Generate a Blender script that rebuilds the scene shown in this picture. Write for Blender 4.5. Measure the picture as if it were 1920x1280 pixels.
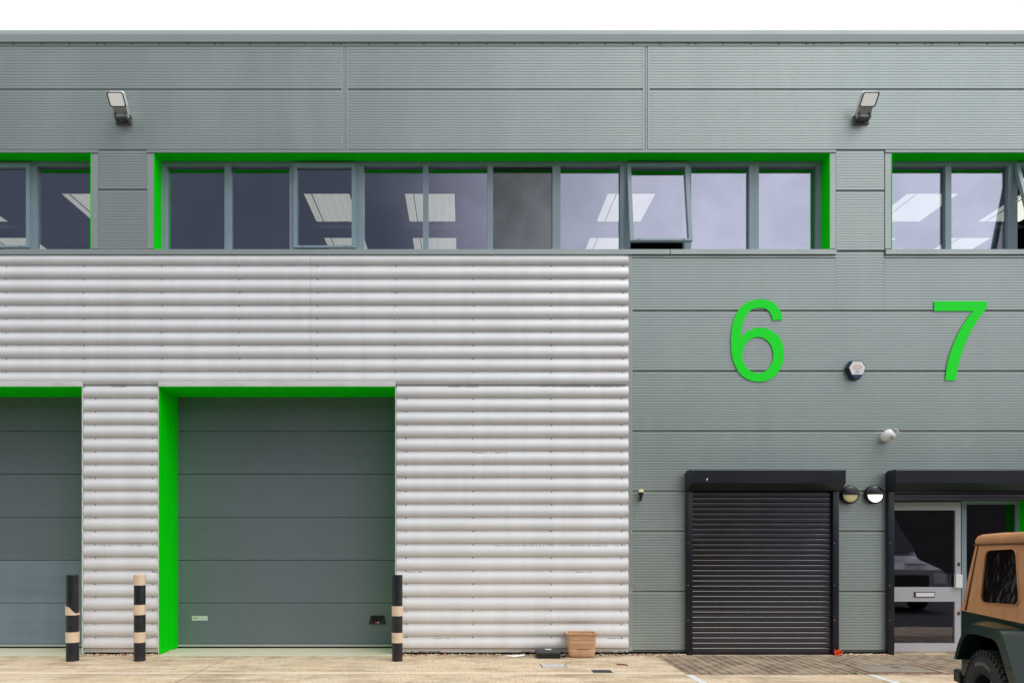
import bpy, bmesh, math, random
from math import sin, cos, pi, radians
from mathutils import Vector, Matrix
from mathutils.geometry import tessellate_polygon
random.seed(7)
S = bpy.context.scene
for o in list(bpy.data.objects): bpy.data.objects.remove(o)

# ------------------------------------------------------------ camera
CAM_D, CAM_H, F, VX, VY = 10.0, 1.585, 1300.0, 874.0, 1020.0
cam = bpy.data.cameras.new("camera"); co = bpy.data.objects.new("camera", cam)
S.collection.objects.link(co); S.camera = co
co.location = (0, -CAM_D, CAM_H); co.rotation_euler = (radians(90), 0, 0)
cam.sensor_width = 36; cam.lens = F/1920*36
cam.shift_x = (960-VX)/1920; cam.shift_y = (VY-640)/1920
cam.clip_end = 500; cam.clip_start = .05

# ------------------------------------------------------------ sky
W = bpy.data.worlds.new("World"); S.world = W; W.use_nodes = True
nt = W.node_tree; nt.nodes.clear()
def N(nt, t, **k):
    n = nt.nodes.new(t)
    for a, v in k.items(): setattr(n, a, v)
    return n
def mth(nt, op, a, b=None, c=None, clamp=False):
    n = nt.nodes.new('ShaderNodeMath'); n.operation = op; n.use_clamp = clamp
    for i, v in enumerate((a, b, c)):
        if v is None: continue
        if isinstance(v, (int, float)): n.inputs[i].default_value = v
        else: nt.links.new(v, n.inputs[i])
    return n.outputs[0]
def mrange(nt, v, a, b, c=0, d=1, smooth=True):
    n = nt.nodes.new('ShaderNodeMapRange'); n.interpolation_type = 'SMOOTHSTEP' if smooth else 'LINEAR'
    nt.links.new(v, n.inputs[0])
    for i, x in enumerate((a, b, c, d)): n.inputs[i+1].default_value = x
    return n.outputs[0]
SUN_EL, SUN_AZ = radians(60), radians(52)      # azimuth: towards the right, in front of the wall
tc = N(nt, 'ShaderNodeTexCoord'); sp = N(nt, 'ShaderNodeSeparateXYZ'); nt.links.new(tc.outputs['Generated'], sp.inputs[0])
nz = N(nt, 'ShaderNodeTexNoise'); nz.inputs['Scale'].default_value = 2.6; nz.inputs['Detail'].default_value = 5
nt.links.new(tc.outputs['Generated'], nz.inputs['Vector'])
x_n = mth(nt, 'ADD', sp.outputs[0], mth(nt, 'MULTIPLY', mth(nt, 'SUBTRACT', nz.outputs[0], .5), .34))
dark_sky = mrange(nt, x_n, .40, -.14)                       # made-up dark sky behind, to the left, dims the reflections in the panes
dark_sky = mth(nt, 'MULTIPLY', dark_sky, mrange(nt, sp.outputs[1], -.35, -.6))
dark_sky = mth(nt, 'MULTIPLY', dark_sky, mrange(nt, sp.outputs[2], .78, .55))
dark_sky = mth(nt, 'MULTIPLY', dark_sky, mrange(nt, sp.outputs[2], .02, .2))
cl = N(nt, 'ShaderNodeMixRGB'); nt.links.new(dark_sky, cl.inputs[0])
cl.inputs[1].default_value = (.97, .985, 1.0, 1); cl.inputs[2].default_value = (.085, .093, .108, 1)
var = mrange(nt, nz.outputs[0], .3, .7, .93, 1.04)
bg = N(nt, 'ShaderNodeBackground'); nt.links.new(cl.outputs[0], bg.inputs[0])
nt.links.new(mth(nt, 'MULTIPLY', var, 1.0), bg.inputs[1])
sky = N(nt, 'ShaderNodeTexSky', sky_type='NISHITA'); sky.sun_disc = False
sky.sun_elevation = SUN_EL; sky.sun_rotation = pi - SUN_AZ
bg2 = N(nt, 'ShaderNodeBackground'); nt.links.new(sky.outputs[0], bg2.inputs[0]); bg2.inputs[1].default_value = .006
ad = N(nt, 'ShaderNodeAddShader'); nt.links.new(bg.outputs[0], ad.inputs[0]); nt.links.new(bg2.outputs[0], ad.inputs[1])
wo = N(nt, 'ShaderNodeOutputWorld'); nt.links.new(ad.outputs[0], wo.inputs[0])

# ------------------------------------------------------------ sun (behind cloud) and exposure
sl = bpy.data.lights.new("sun", 'SUN'); sl.energy = 1.0; sl.angle = radians(36); sl.color = (1, .97, .93)
so = bpy.data.objects.new("sun", sl); S.collection.objects.link(so)
sd = Vector((sin(SUN_AZ)*cos(SUN_EL), -cos(SUN_AZ)*cos(SUN_EL), sin(SUN_EL)))
so.rotation_euler = sd.to_track_quat('Z', 'Y').to_euler()
S.view_settings.view_transform = 'Standard'; S.view_settings.look = 'None'
S.view_settings.exposure = .50; S.view_settings.gamma = 1
S.render.engine = 'CYCLES'; S.render.resolution_x = 1024; S.render.resolution_y = 682
S.cycles.max_bounces = 8; S.cycles.transparent_max_bounces = 12

# ------------------------------------------------------------ materials
M = {}
def mat(name, col, rough=.5, metal=0, spec=.5, var=0, vscale=(1, 1, 1), bump=0, bscale=60, coat=0, tint=None, emit=0, fine=0, fscale=40, streak=0):
    m = bpy.data.materials.new(name); m.use_nodes = True; M[name] = m; t = m.node_tree
    b = t.nodes['Principled BSDF']
    b.inputs['Base Color'].default_value = (*col, 1); b.inputs['Roughness'].default_value = rough
    b.inputs['Metallic'].default_value = metal; b.inputs['Specular IOR Level'].default_value = spec
    b.inputs['Coat Weight'].default_value = coat; b.inputs['Coat Roughness'].default_value = .06
    c = N(t, 'ShaderNodeTexCoord')
    if var:
        mp = N(t, 'ShaderNodeMapping'); mp.inputs['Scale'].default_value = vscale; t.links.new(c.outputs['Object'], mp.inputs[0])
        n = N(t, 'ShaderNodeTexNoise'); n.inputs['Scale'].default_value = 1; n.inputs['Detail'].default_value = 6; n.inputs['Roughness'].default_value = .6
        t.links.new(mp.outputs[0], n.inputs['Vector'])
        mx = N(t, 'ShaderNodeMixRGB'); mx.inputs[1].default_value = (*col, 1)
        tt = tint or tuple(x*.5 for x in col); mx.inputs[2].default_value = (*tt, 1)
        t.links.new(mrange(t, n.outputs[0], .42, .75, 0, var), mx.inputs[0]); out = mx.outputs[0]
        if fine:
            n2 = N(t, 'ShaderNodeTexNoise'); n2.inputs['Scale'].default_value = fscale; n2.inputs['Detail'].default_value = 3
            t.links.new(c.outputs['Object'], n2.inputs['Vector'])
            m2 = N(t, 'ShaderNodeMixRGB', blend_type='MULTIPLY'); m2.inputs[0].default_value = 1; t.links.new(out, m2.inputs[1])
            cb = N(t, 'ShaderNodeCombineColor'); f = mrange(t, n2.outputs[0], .3, .7, 1-fine, 1+fine)
            for i in range(3): t.links.new(f, cb.inputs[i])
            t.links.new(cb.outputs[0], m2.inputs[2]); out = m2.outputs[0]
        if streak:
            mp3 = N(t, 'ShaderNodeMapping'); mp3.inputs['Scale'].default_value = (4.5, 4.5, .28); t.links.new(c.outputs['Object'], mp3.inputs[0])
            n3 = N(t, 'ShaderNodeTexNoise'); n3.inputs['Scale'].default_value = 1; n3.inputs['Detail'].default_value = 5; n3.inputs['Roughness'].default_value = .7
            t.links.new(mp3.outputs[0], n3.inputs['Vector'])
            m3 = N(t, 'ShaderNodeMixRGB', blend_type='MULTIPLY'); m3.inputs[0].default_value = 1; t.links.new(out, m3.inputs[1])
            cb3 = N(t, 'ShaderNodeCombineColor'); f3 = mrange(t, n3.outputs[0], .3, .7, 1-streak, 1+streak)
            for i in range(3): t.links.new(f3, cb3.inputs[i])
            t.links.new(cb3.outputs[0], m3.inputs[2]); out = m3.outputs[0]
        t.links.new(out, b.inputs['Base Color'])
        t.links.new(mrange(t, n.outputs[0], .3, .8, rough*.9, min(1, rough*1.2)), b.inputs['Roughness'])
    if bump:
        n = N(t, 'ShaderNodeTexNoise'); n.inputs['Scale'].default_value = bscale; n.inputs['Detail'].default_value = 3
        t.links.new(c.outputs['Object'], n.inputs['Vector'])
        bp = N(t, 'ShaderNodeBump'); bp.inputs['Strength'].default_value = bump; bp.inputs['Distance'].default_value = .01
        t.links.new(n.outputs[0], bp.inputs['Height']); t.links.new(bp.outputs[0], b.inputs['Normal'])
    if emit:
        b.inputs['Emission Color'].default_value = (*col, 1); b.inputs['Emission Strength'].default_value = emit
    return m
mat('clad', (.40, .462, .450), .36, metal=.42, spec=.6, var=.4, vscale=(.9, 1, .3), tint=(.47, .53, .52), streak=.022)
mat('clad_trim', (.42, .482, .470), .40, metal=.36, spec=.6, var=.3, vscale=(1, 1, .5), tint=(.28, .33, .33))
mat('silver', (.79, .795, .81), .44, metal=.08, spec=.6, var=.35, vscale=(3, 3, 1.2), tint=(.74, .725, .71), streak=.04, bump=.22, bscale=2.2)
mat('silver_flat', (.80, .79, .79), .4, var=.4, vscale=(2.5, 2.5, 8), tint=(.45, .42, .38))
mat('grime', (.09, .075, .06), .95)
mat('dark_gap_or_shade', (.012, .013, .014), .9)
mat('core', (.015, .015, .015), .9)
mat('green', (.0005, .74, .002), .6, spec=.06, var=.25, vscale=(1, 1, .6), tint=(.0005, .62, .002), streak=.05)
mat('number_green', (.02, .98, .04), .5, spec=.15)
mat('frame', (.27, .36, .41), .38, spec=.6, var=.3, vscale=(2, 2, 1), tint=(.22, .29, .33))
mat('door_grey', (.145, .185, .205), .42, spec=.5, var=.6, vscale=(.7, 1, .6), tint=(.125, .165, .18), streak=.015, bump=.05, bscale=30)
mat('door_blue', (.20, .26, .325), .42, spec=.5, var=.5, streak=.05, vscale=(.6, 1, 3), tint=(.14, .19, .22))
mat('seal_grey', (.5, .52, .5), .6); mat('rubber', (.015, .016, .018), .7)
mat('black_paint', (.008, .010, .018), .33, spec=.5, var=.3, vscale=(1, 1, 2), tint=(.014, .016, .022))
mat('slat_black', (.112, .112, .124), .24, metal=.92, spec=.6, var=.15, vscale=(3, 3, 5), tint=(.10, .10, .11))
mat('alu', (.60, .61, .66), .38, metal=.25, var=.2, vscale=(3, 3, 1), tint=(.42, .43, .47))
mat('bollard_black', (.010, .012, .017), .42, var=.6, vscale=(9, 9, 9), tint=(.035, .038, .045), bump=.2, bscale=40)
mat('band_cream', (.80, .62, .46), .5, var=.4, vscale=(12, 12, 6), tint=(.58, .43, .30))
mat('mark_ink', (.05, .035, .03), .8)
mat('white_plastic', (.90, .90, .90), .35); mat('cream_plastic', (.75, .68, .40), .35)
mat('lamp_grey', (.55, .56, .54), .4, metal=.2, var=.3, vscale=(8, 8, 8)); mat('lamp_white', (.66, .72, .72), .4)
mat('lamp_rim', (.14, .13, .15), .4); mat('diffuser', (.90, .90, .88), .25, bump=.3, bscale=120); mat('led_cover_glow', (.90, .90, .85), .25, bump=.3, bscale=120, emit=.22)  # unlit floodlight cover gets an added glow to look brighter
mat('mount_dark', (.07, .075, .075), .5, var=.6, vscale=(20, 20, 20), tint=(.25, .26, .26))
mat('lit_lamp', (1, .93, .80), .4, emit=2.0)
mat('dim_lamp', (.62, .57, .30), .3, emit=.12)
mat('blue_plastic', (.005, .045, .15), .3); mat('navy', (.01, .02, .05), .35); mat('orange_ink', (.85, .33, .06), .5); mat('blue_ink', (.25, .28, .62), .5)
mat('label_white', (.62, .70, .66), .5); mat('red', (.6, .01, .03), .4)
mat('tan_tub', (.60, .36, .20), .55, var=.8, vscale=(9, 9, 7), tint=(.70, .46, .30), bump=.3, bscale=30)
mat('cover_steel', (.58, .56, .53), .5, var=.5, vscale=(8, 8, 8)); mat('iron', (.03, .04, .045), .6, bump=.5, bscale=80)
mat('rust', (.16, .06, .035), .9); mat('paper', (.8, .8, .82), .7); mat('orange_plastic', (.85, .09, .02), .4)
mat('leaf', (.12, .32, .03), .6); mat('line_paint', (.74, .74, .74), .7, var=.7, vscale=(6, 6, 6), tint=(.55, .50, .42))
mat('jeep_paint', (.005, .026, .015), .25, spec=.35, coat=.25, var=.3, vscale=(2, 2, 2)); mat('jeep_black', (.012, .012, .013), .45)
mat('canvas', (.50, .25, .115), .85, spec=.15, var=.7, vscale=(5, 5, 3), tint=(.36, .17, .08), bump=1.0, bscale=3.2)
mat('canvas_dark', (.12, .05, .025), .9)
mat('tyre', (.022, .021, .021), .7, var=.4, vscale=(9, 9, 9), tint=(.045, .04, .036), bump=.3, bscale=60)
mat('tyre_letter', (.22, .21, .19), .7); mat('wheel_alloy', (.42, .46, .45), .3, metal=.8); mat('chrome', (.6, .55, .5), .2, metal=1)
mat('glass_dark', (.012, .014, .018), .06, spec=.6, coat=.3)
mat('van_paint', (.50, .50, .54), .3, coat=.5); mat('interior', (.17, .17, .19), .8); mat('carpet', (.06, .06, .065), .9)
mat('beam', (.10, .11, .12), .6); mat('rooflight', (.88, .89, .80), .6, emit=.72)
mat('unseen_brick_wall', (.055, .045, .042), .85, var=.8, vscale=(.6, 1, 1.5), tint=(.025, .024, .026)); mat('roof_dark', (.03, .03, .035), .8)
mat('foil', (.3, .27, .22), .5, bump=.6, bscale=15)
def glassmat(name, fac, gloss, trans, rough=.02, bump=0, refl_mottle=0, bs=1.7):
    m = bpy.data.materials.new(name); m.use_nodes = True; M[name] = m; t = m.node_tree; t.nodes.clear()
    g = N(t, 'ShaderNodeBsdfGlossy'); g.inputs[0].default_value = (*gloss, 1); g.inputs['Roughness'].default_value = rough
    if bump:
        c = N(t, 'ShaderNodeTexCoord'); n = N(t, 'ShaderNodeTexNoise'); n.inputs['Scale'].default_value = bs; t.links.new(c.outputs['Object'], n.inputs['Vector'])
        bp = N(t, 'ShaderNodeBump'); bp.inputs['Strength'].default_value = bump; bp.inputs['Distance'].default_value = .02
        t.links.new(n.outputs[0], bp.inputs['Height']); t.links.new(bp.outputs[0], g.inputs['Normal'])
    if refl_mottle:  # noise in the gloss colour, painted in for mottled cloud reflections
        c = N(t, 'ShaderNodeTexCoord'); n = N(t, 'ShaderNodeTexNoise'); n.inputs['Scale'].default_value = 1.6; n.inputs['Detail'].default_value = 4; t.links.new(c.outputs['Object'], n.inputs['Vector'])
        x0 = N(t, 'ShaderNodeMixRGB'); x0.inputs[1].default_value = (*gloss, 1); x0.inputs[2].default_value = (*[q*(1-refl_mottle) for q in gloss], 1)
        t.links.new(mrange(t, n.outputs[0], .38, .66), x0.inputs[0]); t.links.new(x0.outputs[0], g.inputs[0])
    r = N(t, 'ShaderNodeBsdfTransparent'); r.inputs[0].default_value = (*trans, 1)
    x = N(t, 'ShaderNodeMixShader'); x.inputs[0].default_value = fac
    t.links.new(r.outputs[0], x.inputs[1]); t.links.new(g.outputs[0], x.inputs[2])
    o = N(t, 'ShaderNodeOutputMaterial'); t.links.new(x.outputs[0], o.inputs[0])
glassmat('glass', .36, (.78, .79, 1.0), (.86, .87, .84), bump=.05, refl_mottle=.09)
glassmat('glass_grey', .30, (.60, .62, .66), (.16, .16, .17), .10, bump=.2, refl_mottle=.28)
glassmat('glass_door', .13, (.85, .85, 1.0), (.4, .4, .42), bump=.04)
mat('soft_window', (.012, .013, .015), .10, spec=.9, var=1, vscale=(4, 4, 5), tint=(.16, .16, .165), bump=.6, bscale=9)
glassmat('glass_tinted_rear', .20, (.85, .85, .9), (.62, .63, .64), .10, bump=.6, refl_mottle=.5, bs=9)

mat('added_asphalt', (.05, .05, .052), .9, var=.6, vscale=(.5, .5, .5), tint=(.075, .073, .07), bump=.5, bscale=90)
mat('slab', (.30, .255, .20), .9, var=.8, vscale=(6, 6, 6), tint=(.20, .17, .13), bump=.4, bscale=50)
mat('fascia', (.33, .385, .38), .5, spec=.4, var=.3, vscale=(1, 1, .5), tint=(.28, .33, .33))
def concrete():
    m = bpy.data.materials.new('concrete'); m.use_nodes = True; M['concrete'] = m; t = m.node_tree; b = t.nodes['Principled BSDF']
    b.inputs['Roughness'].default_value = .88; b.inputs['Specular IOR Level'].default_value = .25
    c = N(t, 'ShaderNodeTexCoord'); s = N(t, 'ShaderNodeSeparateXYZ'); t.links.new(c.outputs['Object'], s.inputs[0])
    def noise(sc, det=5, scale=(1, 1, 1), rot=0):
        mp = N(t, 'ShaderNodeMapping'); mp.inputs['Scale'].default_value = scale; mp.inputs['Rotation'].default_value = (0, 0, rot)
        t.links.new(c.outputs['Object'], mp.inputs[0])
        n = N(t, 'ShaderNodeTexNoise'); n.inputs['Scale'].default_value = sc; n.inputs['Detail'].default_value = det; n.inputs['Roughness'].default_value = .65
        t.links.new(mp.outputs[0], n.inputs['Vector']); return n.outputs[0]
    def mix(a, bcol, f):
        x = N(t, 'ShaderNodeMixRGB'); t.links.new(f, x.inputs[0])
        if isinstance(a, tuple): x.inputs[1].default_value = (*a, 1)
        else: t.links.new(a, x.inputs[1])
        x.inputs[2].default_value = (*bcol, 1); return x.outputs[0]
    k = mix((.69, .535, .37), (.41, .30, .195), mrange(t, noise(.9, 8, (1, 1.8, 1)), .42, .68))
    k = mix(k, (.76, .66, .51), mrange(t, noise(2.3, 6, (.5, 2.5, 1), .12), .46, .66, 0, .8))
    k = mix(k, (.26, .19, .125), mrange(t, noise(4, 9, (.7, 1.3, 1)), .54, .72, 0, .75))
    k = mix(k, (.34, .26, .18), mrange(t, noise(24, 4, (3, .16, 1), .1), .48, .66, 0, .6))     # broom marks
    k = mix(k, (.30, .22, .15), mrange(t, noise(90, 2), .6, .75, 0, .5))
    wallf = mrange(t, s.outputs[1], -.55, -.02)       # dirt and algae washed down along the wall foot
    k = mix(k, (.20, .165, .10), mth(t, 'MULTIPLY', wallf, mrange(t, noise(3.2, 6), .4, .62, 0, .8)))
    # cast joints between bays
    def line(v, at, w): return mth(t, 'LESS_THAN', mth(t, 'ABSOLUTE', mth(t, 'SUBTRACT', v, at)), w)
    wob = mth(t, 'MULTIPLY', mth(t, 'SUBTRACT', noise(6, 2), .5), .012)
    yy = mth(t, 'ADD', s.outputs[1], wob); xx = mth(t, 'ADD', s.outputs[0], wob)
    k = mix(k, (.83, .72, .56), mth(t, 'MULTIPLY', line(yy, -1.45, .045), .75))
    k = mix(k, (.20, .14, .09), mth(t, 'MULTIPLY', line(yy, -1.505, .008), .8))
    k = mix(k, (.20, .15, .10), mth(t, 'MULTIPLY', line(xx, -3.33, .008), .8))
    k = mix(k, (.20, .15, .10), mth(t, 'MULTIPLY', line(xx, -9.3, .008), .8))
    t.links.new(k, b.inputs['Base Color'])
    bp = N(t, 'ShaderNodeBump'); bp.inputs['Strength'].default_value = .35; bp.inputs['Distance'].default_value = .01
    t.links.new(mth(t, 'ADD', noise(40, 4), noise(9, 4)), bp.inputs['Height']); t.links.new(bp.outputs[0], b.inputs['Normal'])
concrete()
mat('apron_concrete', (.62, .56, .44), .85, var=.6, vscale=(3, 6, 3), tint=(.48, .46, .32), bump=.3, bscale=40)
def paving():
    m = bpy.data.materials.new('paving'); m.use_nodes = True; M['paving'] = m; t = m.node_tree; b = t.nodes['Principled BSDF']
    b.inputs['Roughness'].default_value = .85
    c = N(t, 'ShaderNodeTexCoord'); mp = N(t, 'ShaderNodeMapping'); mp.inputs['Rotation'].default_value = (0, 0, radians(90))
    t.links.new(c.outputs['Object'], mp.inputs[0])
    br = N(t, 'ShaderNodeTexBrick'); br.inputs['Scale'].default_value = 1; br.inputs['Brick Width'].default_value = .25; br.inputs['Row Height'].default_value = .125
    br.inputs['Mortar Size'].default_value = .011; br.inputs['Mortar Smooth'].default_value = .3; br.inputs['Bias'].default_value = -.1
    br.inputs['Color1'].default_value = (.25, .185, .125, 1); br.inputs['Color2'].default_value = (.37, .285, .20, 1); br.inputs['Mortar'].default_value = (.03, .022, .015, 1)
    t.links.new(mp.outputs[0], br.inputs['Vector'])
    n = N(t, 'ShaderNodeTexNoise'); n.inputs['Scale'].default_value = 2.2; n.inputs['Detail'].default_value = 7; t.links.new(c.outputs['Object'], n.inputs['Vector'])
    x = N(t, 'ShaderNodeMixRGB'); t.links.new(mrange(t, n.outputs[0], .4, .7, 0, .6), x.inputs[0]); t.links.new(br.outputs[0], x.inputs[1]); x.inputs[2].default_value = (.46, .36, .26, 1)
    t.links.new(x.outputs[0], b.inputs['Base Color'])
    bp = N(t, 'ShaderNodeBump'); bp.inputs['Strength'].default_value = .8; bp.inputs['Distance'].default_value = .008; bp.invert = True
    t.links.new(br.outputs['Fac'], bp.inputs['Height']); t.links.new(bp.outputs[0], b.inputs['Normal'])
paving()

# ------------------------------------------------------------ mesh helpers
class MB:
    def __init__(s): s.bm = bmesh.new(); s.mats = []
    def mi(s, m):
        if m not in s.mats: s.mats.append(m)
        return s.mats.index(m)
    def faces(s, verts, faces, m, smooth=False, T=None):
        vs = [s.bm.verts.new(T @ Vector(v) if T else v) for v in verts]; k = s.mi(m); r = []
        for f in faces:
            try: fc = s.bm.faces.new([vs[i] for i in f])
            except ValueError: continue
            fc.material_index = k; fc.smooth = smooth; r.append(fc)
        return vs, r
    def box(s, a, b, m, bev=0, T=None):
        (x0, y0, z0), (x1, y1, z1) = a, b
        v = [(x, y, z) for x in (x0, x1) for y in (y0, y1) for z in (z0, z1)]
        vs, fs = s.faces(v, [(0, 1, 3, 2), (4, 6, 7, 5), (0, 4, 5, 1), (2, 3, 7, 6), (0, 2, 6, 4), (1, 5, 7, 3)], m, T=T)
        if bev:
            es = list({e for f in fs for e in f.edges})
            bmesh.ops.bevel(s.bm, geom=es, offset=bev, segments=2, affect='EDGES', profile=.6)
        return s
    def prism(s, prof, x0, x1, m, axis='x', smooth=False, caps=True, T=None):
        """profile: list of (a,b); axis x: (y,z) extruded along x; y: (x,z); z: (x,y)"""
        def P(p, e): return {'x': (e, p[0], p[1]), 'y': (p[0], e, p[1]), 'z': (p[0], p[1], e)}[axis]
        n = len(prof); v = [P(p, x0) for p in prof]+[P(p, x1) for p in prof]
        f = [(i, (i+1) % n, n+(i+1) % n, n+i) for i in range(n)]
        s.faces(v, f, m, smooth, T)
        if caps:
            tri = tessellate_polygon([[Vector((p[0], p[1], 0)) for p in prof]])
            s.faces([P(p, x0) for p in prof], tri, m, T=T); s.faces([P(p, x1) for p in prof], tri, m, T=T)
        return s
    def strip(s, prof, x0, x1, m, smooth=True):
        n = len(prof); v = [(x0, *p) for p in prof]+[(x1, *p) for p in prof]
        s.faces(v, [(i, i+1, n+i+1, n+i) for i in range(n-1)], m, smooth); return s
    def poly(s, outer, holes, y0, y1, m):
        """polygon in xz with holes, thick in y"""
        loops = [outer]+holes
        flat = [p for l in loops for p in l]
        tri = tessellate_polygon([[Vector((p[0], p[1], 0)) for p in l] for l in loops])
        s.faces([(p[0], y0, p[1]) for p in flat], tri, m); s.faces([(p[0], y1, p[1]) for p in flat], tri, m)
        for l in loops:
            n = len(l); s.faces([(p[0], y0, p[1]) for p in l]+[(p[0], y1, p[1]) for p in l], [(i, (i+1) % n, n+(i+1) % n, n+i) for i in range(n)], m)
        return s
    def lathe(s, prof, m, T=None, n=32, smooth=True, caps=True):
        """prof: (r, h) around local z"""
        v = []; f = []; k = len(prof)
        for i in range(n):
            a = 2*pi*i/n
            for r, h in prof: v.append((r*cos(a), r*sin(a), h))
        for i in range(n):
            for j in range(k-1): f.append((i*k+j, ((i+1) % n)*k+j, ((i+1) % n)*k+j+1, i*k+j+1))
        if caps:
            if prof[0][0] > 1e-6: f.append(tuple(i*k for i in range(n)))
            if prof[-1][0] > 1e-6: f.append(tuple(i*k+k-1 for i in range(n)))
        s.faces(v, f, m, smooth, T); return s
    def tube(s, pts, r, m, n=10):
        pts = [Vector(p) for p in pts]; v = []; f = []
        for i, p in enumerate(pts):
            d = (pts[min(i+1, len(pts)-1)]-pts[max(i-1, 0)]).normalized()
            q = d.to_track_quat('Z', 'Y')
            for j in range(n): v.append(p+q @ Vector((r*cos(2*pi*j/n), r*sin(2*pi*j/n), 0)))
        for i in range(len(pts)-1):
            for j in range(n): f.append((i*n+j, i*n+(j+1) % n, (i+1)*n+(j+1) % n, (i+1)*n+j))
        f.append(tuple(range(n))); f.append(tuple((len(pts)-1)*n+j for j in range(n)))
        s.faces(v, f, m, True); return s
    def build(s, name, parent=None, weld=False, edge=40, at=None, rot=None):
        if weld: bmesh.ops.remove_doubles(s.bm, verts=s.bm.verts, dist=1e-5)
        bmesh.ops.recalc_face_normals(s.bm, faces=s.bm.faces)
        me = bpy.data.meshes.new(name); s.bm.to_mesh(me); s.bm.free()
        for m in s.mats: me.materials.append(M[m])
        if any(p.use_smooth for p in me.polygons):
            try: me.set_sharp_from_angle(angle=radians(edge))
            except Exception: pass
        o = bpy.data.objects.new(name, me); S.collection.objects.link(o)
        if parent: o.parent = parent
        if at is not None: o.location = at
        if rot is not None: o.rotation_euler = rot
        return o
def empty(name, loc, rz=0):
    o = bpy.data.objects.new(name, None); o.empty_display_size = .2; S.collection.objects.link(o); o.location = loc; o.rotation_euler = (0, 0, rz); return o
def tag(o, label=None, cat=None, group=None, kind=None):
    for k, v in (('label', label), ('category', cat), ('group', group), ('kind', kind)):
        if v: o[k] = v
    return o
# measured heights and widths of the facade (plane y = d) in metres
def X(px, d=0): return (px-VX)/F*(CAM_D+d)
def Z(py, d=0): return CAM_H+(VY-py)/F*(CAM_D+d)
def cells(rect, holes):
    x0, x1, z0, z1 = rect
    xs = sorted({x0, x1}|{v for h in holes for v in h[:2] if x0 < v < x1})
    out = []
    for a, b in zip(xs, xs[1:]):
        mid = (a+b)/2; cut = sorted([(max(z0, h[2]), min(z1, h[3])) for h in holes if h[0] < mid < h[1]])
        z = z0
        for c, d in cut:
            if c > z: out.append((a, b, z, c))
            z = max(z, d)
        if z < z1: out.append((a, b, z, z1))
    return out

XL, XR, ZT = X(-700), X(2600), Z(57)
# openings (x0,x1,z0,z1)
OPW = [(X(-620), X(170), Z(470), Z(287)), (X(290), X(1555), Z(470), Z(287)), (X(1672), X(2480), Z(470), Z(287))]
OPL = [(X(-283), X(158), 0, Z(726)), (X(301), X(742), 0, Z(726))]
OPE = [(X(1663), X(1933), 0, Z(922))]
WD, LD, ED = .21, .593, .20

# ============================================================ SETTING
g = MB(); g.faces([(-90, -90, 0), (90, -90, 0), (90, 60, 0), (-90, 60, 0)], [(0, 1, 2, 3)], 'concrete')
tag(g.build('ground'), kind='structure')
g = MB(); g.box((2.70, -1.56, 0.0), (XR+3, -.16, .006), 'paving')
tag(g.build('block_paving'), kind='structure')
g = MB()
for o in OPL: g.box((o[0]+.01, -.19, 0), (o[1]-.01, LD-.02, .005), 'apron_concrete')
tag(g.build('door_apron'), kind='structure')
g = MB(); g.box((-90, -90, 0), (90, -2.9, .004), 'added_asphalt'); tag(g.build('added_dark_sheet'), kind='structure')  # unseen dark sheet added to cut the ground bounce onto the wall
# parking lines
for i, x in enumerate((2.66, 4.86, 7.2)):
    g = MB(); w = .09; pts = []; n = 40; y0, y1 = -1.60, -6.3
    for k in range(n+1): pts.append((x+random.uniform(-.006, .006), y0+(y1-y0)*k/n))
    for k in range(n, -1, -1): pts.append((x+w+random.uniform(-.006, .006), y0+(y1-y0)*k/n))
    g.prism(pts, .0, .008, 'line_paint', axis='z')
    tag(g.build('parking_line'), kind='structure')

# ============================================================ BUILDING
B = empty('industrial_building', (0, 0, 0))
tag(B, 'grey clad industrial unit with ribbed silver lower cladding, bright green window and door reveals', 'building')
holes = OPW+OPL+OPE
m = MB()
for c in cells((XL, XR, 0, ZT-.25), holes): m.box((c[0], .065, c[2]), (c[1], .20, c[3]), 'core')
m.box((XL, .2, 0), (XL+.2, 14, ZT-.25), 'core'); m.box((XR-.2, .2, 0), (XR, 14, ZT-.25), 'core'); m.box((XL, 13.8, 0), (XR, 14, ZT-.25), 'core')
m.build('wall_core', B)
m = MB(); m.box((XL-.1, .15, ZT-.45), (XR+.1, 14.1, ZT-.30), 'roof_dark'); m.build('roof', B)

def rib_panel(mb, x0, x1, z0, z1, gd=.006, pitch=.0386, y=0., gw=.36):
    pr = [(y+.06, z0), (y+.012, z0), (y+.003, z0+.004)]
    n = max(1, round((z1-z0-.02)/pitch)); p = (z1-z0-.02)/n; z = z0+.01
    for i in range(n):
        a = z+i*p; g = p*gw
        pr += [(y, a+.0008), (y, a+p-g-.0008), (y+gd, a+p-g+.002), (y+gd, a+p-.002)]
    pr += [(y, z1-.0015), (y+.0015, z1), (y+.06, z1)]
    mb.prism(pr, x0, x1, 'clad', caps=False)
    for x in (x0, x1): mb.faces([(x, y+.004, z0), (x, y+.06, z0), (x, y+.06, z1), (x, y+.004, z1)], [(0, 1, 2, 3)], 'clad')
def tr(a, b, c, d): return (X(a), X(b), Z(d), Z(c))
# upper ribbed cladding: two courses, three spans
for a, b in ((-700, 640), (653, 1205), (1218, 2600)):
    for t, u in ((87, 166.9), (168.6, 280.6)):
        m = MB(); rib_panel(m, X(a), X(b), Z(u), Z(t), gd=.0024, gw=.30); m.build('cladding_panel', B)
for a, b, rows in ((184, 276, ((282.0, 354.8), (356.4, 467))), (1567.6, 1658, ((282.5, 356.8), (358.4, 469.2)))):
    for t, u in rows:
        m = MB(); rib_panel(m, X(a), X(b), Z(u), Z(t), gd=.0026, gw=.32); m.build('cladding_panel', B)
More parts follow.
